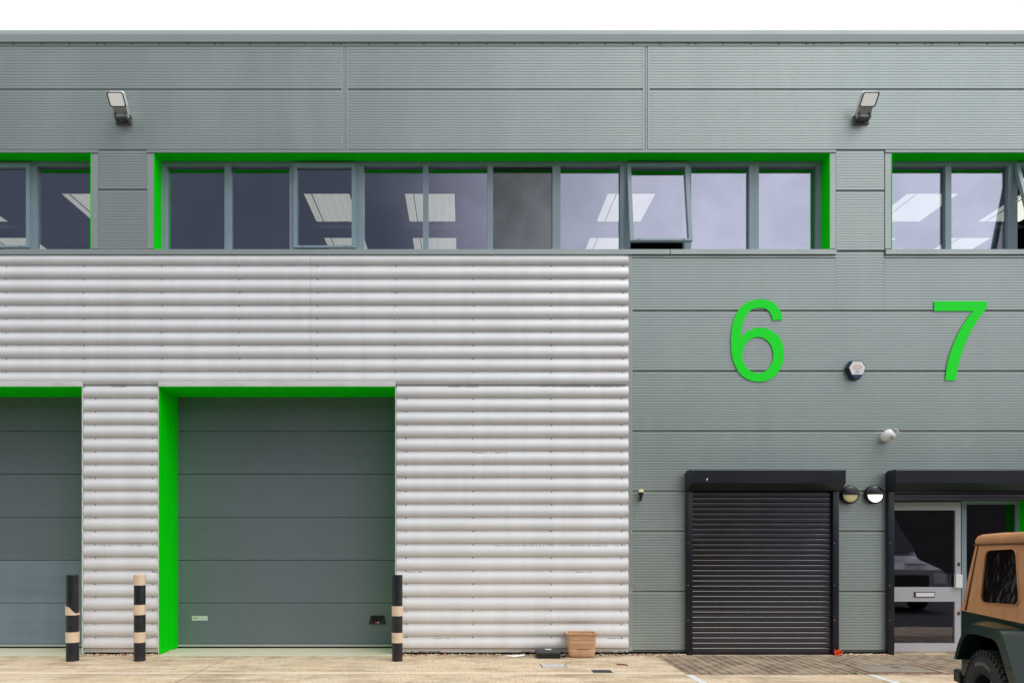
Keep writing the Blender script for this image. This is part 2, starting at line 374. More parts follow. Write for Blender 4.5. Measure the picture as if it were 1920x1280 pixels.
# lower grey ribbed cladding
ys = [471, 582, 695, 807.5, 920, 995, 1108, 1219]
for i, (t, u) in enumerate(zip(ys, ys[1:])):
    if i == 0:
        for a, b, t0 in ((1186, 1567.2, 483.2), (1567.4, 1658.3, 471.2), (1658.5, 2600, 483.2)):
            m = MB(); rib_panel(m, X(a), X(b), Z(581.3), Z(t0)); m.build('cladding_panel', B)
        continue
    for a, b in (((1186, 2600),) if u <= 921 else ((1186, 1663), (1933, 2600))):
        m = MB(); rib_panel(m, X(a), X(b), Z(u-.7), Z(t+.7)); m.build('cladding_panel', B)
m = MB()   # dark plinth flashing below the grey cladding
for a, b in ((1177, 1663), (1933, 2600)): m.box((X(a), -.004, .045), (X(b), .05, Z(1219.8)), 'clad_trim')
m.build('base_flashing', B)
# vertical joint trims
for a, b in ((640, 653), (1205, 1218)):
    m = MB(); x0, x1 = X(a)+.001, X(b)-.001; w = x1-x0
    m.prism([(x0, .05), (x0, -.003), (x0+w*.24, -.003), (x0+w*.30, .008), (x0+w*.42, .008), (x0+w*.46, -.002), (x0+w*.58, -.002), (x0+w*.62, .009), (x0+w*.70, .009), (x0+w*.76, -.003), (x1, -.003), (x1, .05)], Z(280.6), Z(87), 'clad_trim', axis='z')
    m.build('joint_trim', B)
m = MB(); m.box((X(1177.3), -.006, .045), (X(1185.8), .05, Z(478.8)), 'clad_trim')
for py in (515, 640, 762, 885, 998, 1110, 1214): m.lathe([(0, .0), (.006, .0), (.006, .004), (0, .005)], 'white_plastic', Matrix.Translation((X(1183), -.006, Z(py))) @ Matrix.Rotation(pi/2, 4, 'X'), 8)
m.build('joint_trim', B)
# eaves trim with fixings, gutter fascia
m = MB(); m.box((XL, -.006, Z(86.6)), (XR, .05, Z(81.2)), 'clad_trim')
px = -690
k = 0
while px < 2600:
    m.lathe([(0, 0), (.011, 0), (.011, .004), (0, .007)], 'mount_dark', Matrix.Translation((X(px), -.006, Z(83.6))) @ Matrix.Rotation(pi/2, 4, 'X'), 8)
    k += 1; px += 13.5 if k % 5 == 0 else 52
m.build('eaves_trim', B)
m = MB(); m.box((XL, -.002, Z(81)), (XR, .04, Z(78)), 'dark_gap_or_shade'); d = -.03  # black strip painted in for the shadow line under the fascia
m.prism([(.05, Z(79.5)), (.05, Z(79, d)+.006), (d+.02, Z(79, d)+.006), (d+.02, Z(78.4, d)), (d, Z(78.4, d)), (d, Z(64.5, d)), (d+.022, Z(57, d+.022)), (d+.03, Z(56.5, d+.022)+.003), (.35, Z(56.5, d+.022)+.03), (.35, Z(79.5)-.05)], XL-.05, XR+.05, 'fascia')
m.build('roof_fascia', B)
# window head flashings, side trims, sills, reveals
for i, o in enumerate(OPW):
    x0, x1, z0, z1 = o
    xa = x0-.11 if i == 2 else x0-.13; xb = x1+.115 if i else x1+.10
    if i == 1: xa, xb = X(276), X(1567)
    if i == 0: xa, xb = XL, X(184)
    if i == 2: xa, xb = X(1659), XR
    m = MB(); m.prism([(.05, z1+.001), (-.016, z1+.001), (-.018, z1+.035), (-.004, Z(281.4)), (.05, Z(281.4))], xa+.001, xb-.001, 'clad_trim'); m.build('window_head_flashing', B)
    for on, p0, p1, x in ((i != 0, xa+.002, x0-.001, xa+.03), (i != 2, x1+.001, xb-.002, xb-.03)):
        if not on: continue
        m = MB(); m.box((p0, -.004, z0+.03), (p1, .05, z1), 'clad_trim')
        for py in (293, 350, 405, 461): m.lathe([(0, 0), (.006, 0), (.006, .003), (0, .005)], 'white_plastic', Matrix.Translation((x, -.004, Z(py))) @ Matrix.Rotation(pi/2, 4, 'X'), 8)
        m.build('window_side_trim', B)
    m = MB(); G = 'green'
    m.box((x0, .0, z1-.002), (x1, WD+.02, z1+.03), G)
    m.box((x0-.008, -.008, z0), (x0+.002, WD+.02, z1-.003), G); m.box((x1-.002, -.008, z0), (x1+.008, WD+.02, z1-.003), G)
    m.build('window_reveal', B)
# sill flashing : continuous left and centre, separate right
for a, b in ((-700, 1255), (1256, 1567), (1659, 2600)):
    m = MB(); s0, s1 = Z(476.3, -.03), Z(467.2, -.03)
    m.prism([(.05, s0-.05), (.012, s0-.02), (.012, s0), (-.03, s0), (-.03, s1), (WD+.03, s1+.03), (WD+.03, s0-.05)], X(a)+.002, X(b)-.002, 'clad_trim'); m.build('window_sill', B)
m = MB(); m.box((XL, -.010, Z(484)), (X(1177), .05, Z(479)), 'silver_flat'); m.box((XL, -.003, Z(478.9)), (X(1567), .04, Z(476)), 'dark_gap_or_shade'); m.build('cladding_cap_flashing', B)  # black strip stands in for the shade beneath the sill
m = MB()
for a, b in ((1186, 1567), (1659, 2600)): m.box((X(a), -.003, Z(483)), (X(b), .05, Z(479.2)), 'clad_trim')
m.box((X(1659), -.002, Z(479)), (XR, .04, Z(476)), 'dark_gap_or_shade')  # same painted shade strip under the right-hand sill
m.build('cladding_cap_flashing', B)

# silver corrugated cladding : half round ribs
PIT = .1903; RW = .1455; DEP = .047; ZB = Z(1215.6)
def corr(mb, x0, x1, z0, z1, joint=None):
    def arc(k, z0, z1):
        zb = ZB+k*PIT
        ctl = [(-.022, 0), (-.035, .0025), (-.045, .009), (-.0525, .019), (-.0575, .033), (-.060, .050), (-.0600, .068), (-.0575, .087), (-.0525, .105), (-.046, .122), (-.0395, .137), (-.036, .1455)]
        return [(y, zb+h) for y, h in ctl]
    prof = []
    k0 = int((z0-ZB)/PIT)-1; k1 = int((z1-ZB)/PIT)+2
    for k in range(k0, k1):
        for p in arc(k, z0, z1):
            if z0 <= p[1] <= z1: prof.append(p)
        nz = ZB+(k+1)*PIT
        if z0 <= nz-.0012 <= z1: prof.append((-.0215, nz-.0012))
    prof = [(0, z0)]+prof+[(prof[-1][0] if False else 0, z1)]
    mb.strip(prof, x0, x1, 'silver')
    for x in (x0, x1):
        for k in range(k0, k1):
            a = [p for p in arc(k, z0, z1) if z0 <= p[1] <= z1]
            if len(a) > 3: mb.faces([(x, *p) for p in a]+[(x, .02, a[-1][1]), (x, .02, a[0][1])], [tuple(range(len(a)+2))], 'core')
    mb.box((x0+.002, .012, z0), (x1-.002, .06, z1), 'silver_flat')
def screws(mb, pxs, z0, z1):
    k = 0
    while ZB+k*PIT < z1:
        z = ZB+k*PIT-.022; k += 1
        if z < z0 or z > z1: continue
        for p in pxs:
            mb.lathe([(0, 0), (.011, 0), (.009, .004), (0, .008)], 'mount_dark', Matrix.Translation((X(p)+random.uniform(-.006, .006), -.027, z+random.uniform(-.004, .003))) @ Matrix.Rotation(pi/2, 4, 'X'), 6)
cols = [14+145.6*i for i in range(-4, 8)]
zsp = ZB+20*PIT-.02        # bottom of the wide upper zone, in line with the door heads
def grime(mb, x0, x1, z, dens, ph):
    x = x0; on = 0
    while x < x1:
        if random.random() < .05: on = random.random() < dens
        l = random.uniform(.008, .03)
        if on and random.random() < .7: mb.box((x, -.0345, z-random.uniform(.001, .006)), (min(x+l, x1), -.02, z+random.uniform(.0005, .004)), 'grime')
        x += l
ZSP = ZB+20*PIT-.006
for a, b in ((-700, 583.65), (583.95, 1177)):
    m = MB(); corr(m, X(a), X(b), ZSP, Z(483)); screws(m, [c for c in cols if a < c < b]+([1167] if b > 1000 else []), ZSP+.05, Z(484)); m.build('corrugated_sheet', B)
for a, b, sc in ((-700, -284, [-600, -450, -300]), (160, 300, [181, 287]), (744, 1177, [762, 887, 1033, 1164])):
    m = MB(); corr(m, X(a), X(b), .09, ZSP-.001); screws(m, sc, .12, ZSP)
    for k, dn in ((1, .5), (6, .35), (8, .6), (15, .3), (20, .4), (0, .85)):
        grime(m, X(a)+.02, X(b)-.02, ZB+k*PIT-.036, dn*.75, k)
    m.build('corrugated_sheet', B)
    m = MB(); m.box((X(a), -.02, .034), (X(b), .05, .088), 'silver_flat'); m.build('base_flashing', B)
# filler behind the plinth gap
for c in cells((XL, XR, 0, .03), OPL+OPE):
    m = MB(); m.box((c[0], .0, 0), (c[1], .06, .034), 'dark_gap_or_shade'); m.build('plinth', B)
# loading doors : head flashing, reveals, sectional leaf
for i, o in enumerate(OPL):
    x0, x1, z0, z1 = o
    m = MB(); m.box((x0, -.072, z1-.002), (x1-.0, .0, Z(716, -.07)), 'silver_flat', bev=.002)
    m.build('door_head_flashing', B)
    m = MB(); G = 'green'
    m.box((x0, -.066, z1-.014), (x1, LD+.04, z1-.0025), G)
    m.box((x0+.0005, -.06, .01), (x0+.004, LD+.04, z1-.015), G); m.box((x1-.004, -.06, .01), (x1-.0005, LD+.04, z1-.015), G)
    m.box((x0-.010, -.062, .01), (x0, .0, z1-.015), 'silver_flat'); m.box((x1, -.062, .01), (x1+.010, .0, z1-.015), 'silver_flat')
    m.build('door_reveal', B)
    rows = [808, 888.5, 969.5, 1050, 1130, 1207]
    tops = [735]+rows[:-1]
    door = MB(); lo = MB(); d = LD
    for j, (t, u) in enumerate(zip(tops, rows)):
        tgt, mt = (door, 'door_grey')
        if i == 0 and j >= 4: mt = 'door_blue'
        za, zb = Z(u, d)+.003, Z(t, d)-.003
        pr = [(d+.05, za), (d+.006, za), (d, za+.006)]
        n = 4; hs = (zb-za)/n
        for q in range(1, n):       # shallow pressed lines
            zz = za+q*hs; pr += [(d, zz-.005), (d+.0022, zz-.002), (d+.0022, zz+.002), (d, zz+.005)]
        pr += [(d, zb-.006), (d+.006, zb), (d+.05, zb)]
        tgt.prism(pr, x0+.005, x1-.005, mt)
        tgt.box((x0, d+.02, zb-.01), (x1, d+.045, zb+.012), 'dark_gap_or_shade')
    leaf = door.build('loading_door', B)
    leaf['label'] = ['dark grey sectional loading door with two lighter blue-grey bottom panels', 'dark grey sectional loading door in a deep bright green reveal'][i]
    m = MB(); m.box((x0+.004, d-.004, Z(1211, d)), (x1-.004, d+.03, Z(1207.4, d)), 'seal_grey'); m.build('bottom_rail', leaf)
    m = MB(); m.box((x0+.004, d+.002, .012), (x1-.004, d+.03, Z(1211.3, d)), 'rubber'); m.build('rubber_seal', leaf)
    if i == 1:
        m = MB(); m.box((X(360, d), d-.003, Z(1162.5, d)), (X(389.5, d), d-.0005, Z(1154, d)), 'label_white')
        m.box((X(362, d), d-.0045, Z(1158.4, d)), (X(365, d), d-.003, Z(1156.6, d)), 'orange_ink'); m.box((X(364.6, d), d-.0045, Z(1160, d)), (X(367.4, d), d-.003, Z(1158.2, d)), 'orange_ink')
        m.box((X(365, d), d-.0042, Z(1157.8, d)), (X(373.5, d), d-.003, Z(1157.1, d)), 'mark_ink')
        for q in range(4): m.box((X(379, d), d-.0042, Z(1157+q*1.1, d)), (X(384-q*.4, d), d-.003, Z(1156.7+q*1.1, d)), 'seal_grey')
        o2 = m.build('sticker', leaf); o2['label'] = 'small white maker sticker with orange emblem'
        m = MB(); fr = [(X(692, d), Z(1169, d)), (X(723.5, d), Z(1169, d)), (X(721, d), Z(1153, d)), (X(695, d), Z(1153, d))]
        ho = [(X(696, d), Z(1163.5, d)), (X(719, d), Z(1163.5, d)), (X(717.5, d), Z(1155, d)), (X(698, d), Z(1155, d))]
        m.poly(fr, [ho], d-.014, d+.0, 'rubber')
        m.box((X(697, d), d-.002, Z(1163.5, d)), (X(718, d), d-.0005, Z(1155, d)), 'dark_gap_or_shade')
        m.box((X(703.5, d), d-.017, Z(1168, d)), (X(707, d), d-.014, Z(1165.3, d)), 'red'); m.box((X(707.5, d), d-.016, Z(1166.8, d)), (X(711.5, d), d-.014, Z(1165.5, d)), 'white_plastic')
        m.build('recessed_handle', leaf)

# ---------------------------------------------------------- windows
def window(xa, xb, ga, gb, gt, gb_bot=None, casement=False, tilt=0, gl='glass', lab=None):
    """outer unit xa..xb, glass ga..gb (px at glass plane), gt = glass top px"""
    d = WD; z1 = Z(302.5, d); z0 = Z(471, d); zt = Z(gt, d); zb = z0+.03
    m = MB(); m.poly([(X(xa, d)+.0008, z0), (X(xb, d)-.0008, z0), (X(xb, d)-.0008, z1), (X(xa, d)+.0008, z1)],
                     [[(X(ga, d), zb), (X(gb, d), zb), (X(gb, d), zt), (X(ga, d), zt)]], d, d+.085, 'frame')
    w = m.build('window', B)
    if lab: w['label'] = lab
    if not casement:
        m = MB(); m.box((X(ga, d)-.005, d+.058, zb-.005), (X(gb, d)+.005, d+.068, zt+.005), gl); m.build('pane', w)
        return w
    # casement sash, top hung, opening outwards
    sx0, sx1 = X(ga, d)-.055, X(gb, d)+.055; top = zt+.045; bot = Z(465.5, d)
    m = MB(); g0 = bot+.03
    pl = lambda a, b, c, e: [(a, c), (b, c), (b, e), (a, e)]
    cx = (sx0+sx1)/2
    m.poly(pl(sx0-cx, sx1-cx, bot-top, 0), [pl(X(ga, d)-cx, X(gb, d)-cx, g0-top, zt-top-.012)], -.03, .030, 'frame')
    m.box((X(ga, d)-cx+.06, -.0318, bot-top+.010), (X(ga, d)-cx+.09, -.030, bot-top+.018), 'rubber'); m.box((X(gb, d)-cx-.09, -.0318, bot-top+.010), (X(gb, d)-cx-.06, -.030, bot-top+.018), 'rubber')
    s = m.build('sash', w, at=(cx, d-.002, top), rot=(-tilt, 0, 0))
    m = MB(); m.box((X(ga, d)-.004-cx, 0.015, g0-.004-top), (X(gb, d)+.004-cx, .024, zt-top-.008), gl)
    if tilt: m.build('pane', s)
    else: m.build('pane', s)
    m = MB(); m.box((X(ga, d)+.06, d-.003, Z(309.3, d)), (X(gb, d)-.08, d-.0004, Z(307.6, d)), 'rubber', ); m.build('trickle_vent', w)
    if tilt:
        for x in (sx0+.012, sx1-.012):
            m = MB(); m.tube([(x, d+.03, top-.62), (x, d-.085, top-.52), (x, d-.02-sin(tilt)*.42, top-.42)], .007, 'lamp_grey', 6); m.build('stay_arm', w)
    return w
window(302, 426.5, 312, 421, 310); window(426.5, 550, 432, 543, 310)
window(550, 671.5, 558, 660, 314, casement=True, lab='closed top-hung casement with a slot vent above, left of centre')
window(671.5, 798, 682, 793, 310); window(798, 919, 803, 914, 310)
window(919, 1044, 924.5, 1036, 310, gl='glass_grey', lab='window with darker grey glass than its neighbours')
window(1044, 1171, 1051, 1163, 310)
window(1171, 1290.5, 1182, 1283, 314, casement=True, tilt=radians(9), lab='casement standing ajar at its bottom edge')
window(1290.5, 1414, 1296, 1405, 310); window(1414, 1541.5, 1423, 1532, 310)
# left band, running out of the picture
window(-61, 60, -51, 51, 314, casement=True); window(60, 183, 68, 178, 310); 
for a in (-183, -305, -427, -549): window(a, a+122, a+8, a+114, 310)
# right band
window(1661, 1779, 1668, 1773, 310); window(1779, 1896, 1784, 1891, 310)
window(1896, 2016, 1908, 2005, 314, casement=True, tilt=radians(16), lab='casement wide open at the right edge')
for a in (2016, 2138, 2260, 2382): window(a, a+122, a+8, a+114, 310)
# upper room seen through the glass
m = MB(); CZ = 1.585+6.05
m.box((XL+.2, .31, 3.9), (XR-.2, 13.7, 4.0), 'carpet'); m.build('upper_floor', B)
m = MB()
rl = []; xs0 = [-14.6+i*1.0 for i in range(0)]
RL = [(-11.6, -10.75), (-9.5, -8.6), (-7.0, -6.15), (-4.9, -4.85), (-2.81, -2.02), (-1.06, -.20), (2.45, 3.28), (7.62, 8.52), (9.6, 10.4)]
RL = [r for r in RL if r[1]-r[0] > .1]; RY = [(1.98, 3.02), (3.55, 4.7), (5.2, 6.3), (6.9, 8)]
hs = [(a, b, c, e) for a, b in RL for c, e in RY]
for c in cells((XL+.2, XR-.2, .22, 13.7), hs): m.box((c[0], c[2], CZ), (c[1], c[3], CZ+.03), 'interior')
m.build('ceiling', B)
m = MB(); m.box((XL+.2, 13.5, 4.0), (XR-.2, 13.6, CZ), 'interior')
for x in (-3.9, 5.6): m.box((x, 3.5, 4.0), (x+.1, 13.5, CZ), 'interior')
m.build('partition', B)
for a, b in RL:
    m = MB(); n = 6
    for c, e in RY[:3]:
        pts = []; w = (b-a)/n
        for i in range(n): pts += [(a+i*w, CZ+.012), (a+i*w+w*.88, CZ+.002), (a+i*w+w*.94, CZ+.012)]
        pts = [p for p in pts]+[(b, CZ+.02)]
        v = [(x, c, z) for x, z in pts]+[(x, e, z) for x, z in pts]; k = len(pts)
        m.faces(v, [(i, i+1, k+i+1, k+i) for i in range(k-1)], 'rooflight')
        m.box((a+w*1.0, c, CZ-.012), (a+w*1.0+.014, e, CZ), 'beam')
    m.build('rooflight', B)
m = MB(); m.box((XL+.2, 3.08, CZ-.10), (XR-.2, 3.48, CZ-.002), 'beam'); m.box((XL+.2, 4.78, CZ-.10), (XR-.2, 5.12, CZ-.002), 'beam'); m.build('ceiling_beam', B)
# ---------------------------------------------------------- entrance
d = ED; ox0, ox1 = OPE[0][0], OPE[0][1]; ztop = OPE[0][3]
m = MB(); m.box((ox0-.01, -.004, 0), (ox0, d+.06, ztop), 'green'); m.box((ox1-.002, -.004, 0), (ox1+.008, d+.06, ztop-.002), 'green'); m.box((ox0, .0, ztop-.001), (ox1-.003, d+.06, ztop+.02), 'green'); m.build('entrance_reveal', B)
zf = lambda p: Z(p, d)
m = MB()
m.box((X(1664, d), d, 0.012), (X(1671, d), d+.06, zf(925)), 'alu'); m.box((X(1671.2, d), d, zf(938.5)), (X(1803, d), d+.06, zf(925)), 'frame')
m.box((X(1803.2, d), d-.004, .012), (X(1812, d), d+.062, zf(925)), 'frame'); m.box((X(1812.2, d), d, zf(945)), (X(1905, d), d+.06, zf(925)), 'frame')
m.box((X(1905.2, d), d-.002, .012), (X(1912.8, d), d+.06, zf(925)), 'frame'); m.box((X(1812.2, d), d, zf(1106)), (X(1905, d), d+.06, zf(1100.5)), 'frame'); m.box((X(1812.2, d), d, .012), (X(1905, d), d+.06, zf(1205)), 'frame')
m.box((ox0, d+.01, .0), (ox1, d+.05, .011), 'alu')
fr = m.build('entrance_frame', B)
m = MB(); m.box((X(1812, d)-.002, d+.025, zf(1205)-.002), (X(1905, d)+.002, d+.035, zf(1106)+.002), 'glass_door'); m.box((X(1812, d)-.002, d+.025, zf(1100.5)-.002), (X(1905, d)+.002, d+.035, zf(945)+.002), 'glass_door'); m.build('side_pane', fr)
m = MB(); dx0, dx1 = X(1672, d), X(1800.8, d)
R = lambda a, b, t, u: [(X(a, d), zf(u)), (X(b, d), zf(u)), (X(b, d), zf(t)), (X(a, d), zf(t))]
m.poly(R(1672, 1801, 941, 1221), [R(1675.3, 1791, 956, 1100), R(1675.3, 1790, 1127, 1205)], d-.006, d+.045, 'alu')
dr = m.build('entrance_door', B); dr['label'] = 'glazed silver aluminium entrance door with letter slot in its middle rail'
m = MB(); m.box((X(1675, d), d+.02, zf(1100)-.003), (X(1791.3, d), d+.028, zf(956)+.003), 'glass_door'); m.box((X(1675, d), d+.02, zf(1205)-.003), (X(1790.3, d), d+.028, zf(1127)+.003), 'glass_door'); m.build('pane', dr)
m = MB(); m.box((X(1713, d), d-.014, zf(1119)), (X(1752, d), d-.006, zf(1109)), 'rubber'); m.box((X(1715.5, d), d-.021, zf(1117.8)), (X(1750.5, d), d-.014, zf(1110)), 'white_plastic', bev=.002); m.build('letter_box', dr)
m = MB(); m.box((X(1788, d), d-.05, zf(1101)), (X(1800.5, d), d-.006, zf(1076)), 'white_plastic', bev=.004); m.build('lock_box', dr)
for py in (1057, 1149):
    m = MB(); m.lathe([(.0, .012), (.014, .012), (.022, .004), (.022, 0)], 'rust', Matrix.Translation((X(1797, d), d-.006, zf(py))) @ Matrix.Scale(1.35, 4, (0, 0, 1)) @ Matrix.Rotation(pi/2, 4, 'X'), 16); m.build('lock_cylinder', dr)
# lobby behind the glass
m = MB(); lx0, lx1 = ox0-.3, ox1+.6
m.box((lx0, 4.4, 0), (lx1, 4.5, 2.7), 'core'); m.box((lx0-.1, .32, 0), (lx0, 4.5, 2.7), 'core'); m.box((lx1, .32, 0), (lx1+.1, 4.5, 2.7), 'core'); m.box((lx0, .32, 2.7), (lx1, 4.5, 2.75), 'core'); m.box((lx0, .32, .0), (lx1, 4.5, .01), 'carpet')
for i in range(9):      # shelving with boxes
    z = .25+i*.26
    if i < 8: m.box((lx0+.4, 3.9, z), (lx1-.1, 4.35, z+.02), 'beam')
    x = lx0+.45
    while x < lx1-.4 and i < 8:
        w = random.uniform(.12, .35); m.box((x, 3.95, z+.02), (x+w, 4.3, z+.02+random.uniform(.08, .2)), random.choice(['rust', 'beam', 'core', 'foil'])); x += w+random.uniform(.01, .2)
m.build('lobby', B)

# ============================================================ ROLLER SHUTTERS
def shutter(x0, x1, opened, label):
    """x0..x1 outer edges at the wall"""
    r = empty('roller_shutter', (x0, 0, 0)); W = x1-x0
    tag(r, label, 'roller shutter', 'black roller shutters on the ground floor')
    zt, zb, y1 = Z(880, -.25), Z(919, -.13), -.25
    P = [(-.002, zb), (-.12, zb), (y1, Z(905, -.25)), (y1, zt-.012), (y1+.012, zt), (-.05, zt), (-.002, zt-.03)]
    m = MB(); m.prism(P, .004, W-.004, 'black_paint')
    for x in (.0, W-.004): m.prism([(a*1.01 if a < -.01 else a, b+(.003 if b > 2.5 else -.003)) for a, b in P], x, x+.004, 'black_paint')
    m.build('housing', r)
    for x in (.0, W-.085):
        m = MB(); m.box((x, -.075, .0), (x+.085, -.002, zb-.001), 'black_paint', bev=.003)
        for z in (.5, 1.0, 1.6): m.lathe([(0, 0), (.006, 0), (.006, .003), (0, .004)], 'lamp_grey', Matrix.Translation((x+.02, -.075, z)) @ Matrix.Rotation(pi/2, 4, 'X'), 8)
        m.build('guide_rail', r)
    m = MB(); z = .035; p = .0745; top = zb-.002; zz = top
    if opened: zz0 = Z(934, -.03)
    else: zz0 = .035
    prof = []; z = zz0
    while z < top:
        prof += [(-.013, z), (-.0275, z+.003), (-.0285, z+.012), (-.0288, z+.030), (-.0280, z+.052), (-.0265, z+.057), (-.0165, z+.0685), (-.013, z+p-.0008)]
        z += p
    prof = [q for q in prof if q[1] < top]
    m.strip([(0, zz0)]+prof+[(0, top)], .086, W-.086, 'slat_black', smooth=False)
    m.build('slat_curtain', r)
    m = MB(); m.box((.087, -.034, zz0-.032), (W-.087, -.004, zz0-.001), 'slat_black' if opened else 'black_paint', bev=.003)
    m.build('bottom_bar', r)
    return r
s1 = shutter(X(1284.5), X(1568), False, 'closed black roller shutter left of the entrance door, slats down to the ground')
m = MB()
for q in ((.225, 2.495, .02), (.222, 2.48, .014)): m.box((q[0], -.2515, q[1]), (q[0]+q[2]*.8, -.2503, q[1]+q[2]), 'white_plastic')
m.build('paint_scuff', s1)
s2 = shutter(X(1660), X(2010), True, 'raised black roller shutter above the glazed entrance door')

# ============================================================ NUMBERS
def cr(pts, n=5):
    out = []; k = len(pts)
    for i in range(k-1):
        p0, p1, p2, p3 = (Vector(pts[max(i-1, 0)]), Vector(pts[i]), Vector(pts[i+1]), Vector(pts[min(i+2, k-1)]))
        for j in range(n):
            t = j/n; out.append(tuple(.5*((2*p1)+(p2-p0)*t+(2*p0-5*p1+4*p2-p3)*t*t+(3*p1-p0-3*p2+p3)*t**3)))
    out.append(tuple(pts[-1])); return out
A = [(755, 352), (745, 285), (715, 215), (650, 135), (560, 95), (450, 84), (330, 105), (230, 160), (160, 240), (110, 350), (82, 470), (70, 620), (78, 780), (102, 900), (150, 1010), (220, 1100), (320, 1157), (430, 1178), (540, 1165), (640, 1115), (712, 1035), (757, 940), (775, 820), (765, 700), (722, 600), (650, 523), (560, 475), (450, 460), (350, 478), (270, 520), (213, 590)]
Bq = [(206, 560), (213, 480), (237, 380), (277, 290), (325, 237), (380, 205), (450, 195), (530, 208), (580, 245), (610, 300), (628, 362)]
cv = lambda p, s=853/120, x=1360, y=550: (X(x+p[0]/s), Z(y+p[1]/s))
six = [cv(p) for p in cr(A)+cr(Bq)]
hole = [cv((429+206*cos(a)*1.0, 824+241*sin(a))) for a in [2*pi*i/48 for i in range(48)]]
m = MB(); m.poly(six, [hole], -.0150, -.0085, 'number_green')
tag(m.build('number_sign'), 'bright green number 6 on the grey ribbed wall', 'number sign', 'green unit numbers on the grey cladding')
s7 = [(1740, 300), (1705, 345), (1662, 415), (1630, 490), (1606, 570), (1594, 640)]
s7b = [(1545, 640), (1553, 570), (1575, 490), (1610, 410), (1650, 345), (1677, 312)]
sv = [cv(p, 1920/760, 1160, 460) for p in [(1492, 266), (1740, 266)]+cr(s7)+cr(s7b)+[(1492, 312)]]
m = MB(); m.poly(sv, [], -.0150, -.0085, 'number_green')
tag(m.build('number_sign'), 'bright green number 7 on the grey ribbed wall', 'number sign', 'green unit numbers on the grey cladding')

# ============================================================ WALL FITTINGS
def floodlight(px, label):
    r = empty('floodlight', (X(px), 0, Z(225))); tag(r, label, 'floodlight', 'floodlights high on the upper wall')
    th = radians(48)
    T = Matrix.Translation((0, -.035, .0)) @ Matrix.Rotation(-(pi/2-th)-pi/2, 4, 'X')
    # local frame of the head: z along the head, y out of its back
    T = Matrix.Translation((0, -.05, 0.01)) @ Matrix.Rotation(pi/2-th, 4, 'X') @ Matrix.Scale(.78, 4, (0, 0, 1))   # z axis tilts out from the wall
    def rr(hw, a, b, rad, n=5):
        pts = []
        for cx, cz, s in ((hw-rad, a+rad, -90), (hw-rad, b-rad, 0), (-hw+rad, b-rad, 90), (-hw+rad, a+rad, 180)):
            for i in range(n+1):
                t = radians(s+90*i/n); pts.append((cx+rad*cos(t), cz+rad*sin(t)))
        return pts
    def addpoly(mb, pts, y0, y1, mt, holes=[]):
        t = MB(); mb2 = mb; before = len(mb.bm.verts); mb.poly(pts, holes, y0, y1, mt)
        mb.bm.verts.ensure_lookup_table()
        for v in list(mb.bm.verts)[before:]: v.co = T @ v.co
    m = MB(); addpoly(m, rr(.115, .155, .40, .035), -.034, .035, 'lamp_white'); addpoly(m, rr(.098, .02, .18, .02), -.020, .05, 'lamp_grey')
    for k in range(5): addpoly(m, [(-.08+k*.036, .2), (-.065+k*.036, .2), (-.065+k*.036, .36), (-.08+k*.036, .36)], .036, .05, 'lamp_grey')
    m.build('lamp_housing', r)
    m = MB(); addpoly(m, rr(.117, .165, .402, .036), -.042, -.0345, 'lamp_rim', [rr(.100, .182, .386, .026)]); m.build('rim', r)
    m = MB(); addpoly(m, rr(.099, .183, .385, .026), -.039, -.0348, 'led_cover_glow'); m.build('glass_cover', r)
    m = MB(); m.box((-.11, -.03, -.075), (.11, -.002, .05), 'mount_dark', bev=.004)
    m.box((-.085, -.13, -.045), (-.065, -.03, .04), 'mount_dark'); m.box((.065, -.13, -.045), (.085, -.03, .04), 'mount_dark')
    for x in (-.05, 0, .05): m.lathe([(0, .02), (.016, .02), (.016, 0)], 'lamp_grey', Matrix.Translation((x, -.055, -.03)) @ Matrix.Rotation(pi/2, 4, 'X'), 10)
    m.tube([(-.1, -.085, .0), (.1, -.085, .0)], .022, 'lamp_grey'); m.box((-.06, -.14, -.05), (.06, -.03, -.034), 'mount_dark')
    m.build('bracket', r)
    return r
floodlight(233, 'grey tilted floodlight on the upper wall above the left wall pier')
floodlight(1613, 'grey tilted floodlight on the upper wall between the numbers 6 and 7')

def disc_T(x, y, z): return Matrix.Translation((x, y, z)) @ Matrix.Rotation(pi/2, 4, 'X')
# alarm box
r = empty('alarm_box', (X(1601), 0, Z(695))); tag(r, 'hexagonal white and blue alarm sounder box on the wall between the 6 and 7', 'alarm box')
hx = [(-.075, .13), (.075, .13), (.135, .03), (.085, -.09), (.05, -.132), (-.05, -.132), (-.085, -.09), (-.135, .03)]
m = MB(); n = len(hx)
lv = [[(x*s, y, z*s) for x, z in hx] for s, y in ((1.0, -.002), (1.02, -.05), (.93, -.085))]
v = [p for l in lv for p in l]; f = [(a*n+i, a*n+(i+1) % n, (a+1)*n+(i+1) % n, (a+1)*n+i) for a in (0, 1) for i in range(n)]+[tuple(2*n+i for i in range(n))]
m.faces(v, f, 'navy'); m.build('case', r)
m = MB(); fw = [(-.062, .112), (.062, .112), (.115, .025), (.075, -.075), (-.075, -.075), (-.115, .025)]; m.poly(fw, [], -.091, -.0852, 'white_plastic')
el = [(.066*cos(a), .030+.021*sin(a)) for a in [2*pi*i/28 for i in range(28)]]; ei = [(.056*cos(a), .030+.013*sin(a)) for a in [2*pi*i/28 for i in range(28)]]
m.poly(el, [ei], -.0925, -.0912, 'orange_ink')
for z, w in ((.052, .03), (.008, .03), (-.018, .032), (-.024, .026), (-.044, .040), (-.050, .036)): m.box((-w, -.0925, z-.0018), (w, -.0912, z+.0018), 'blue_ink')
m.build('cover', r)
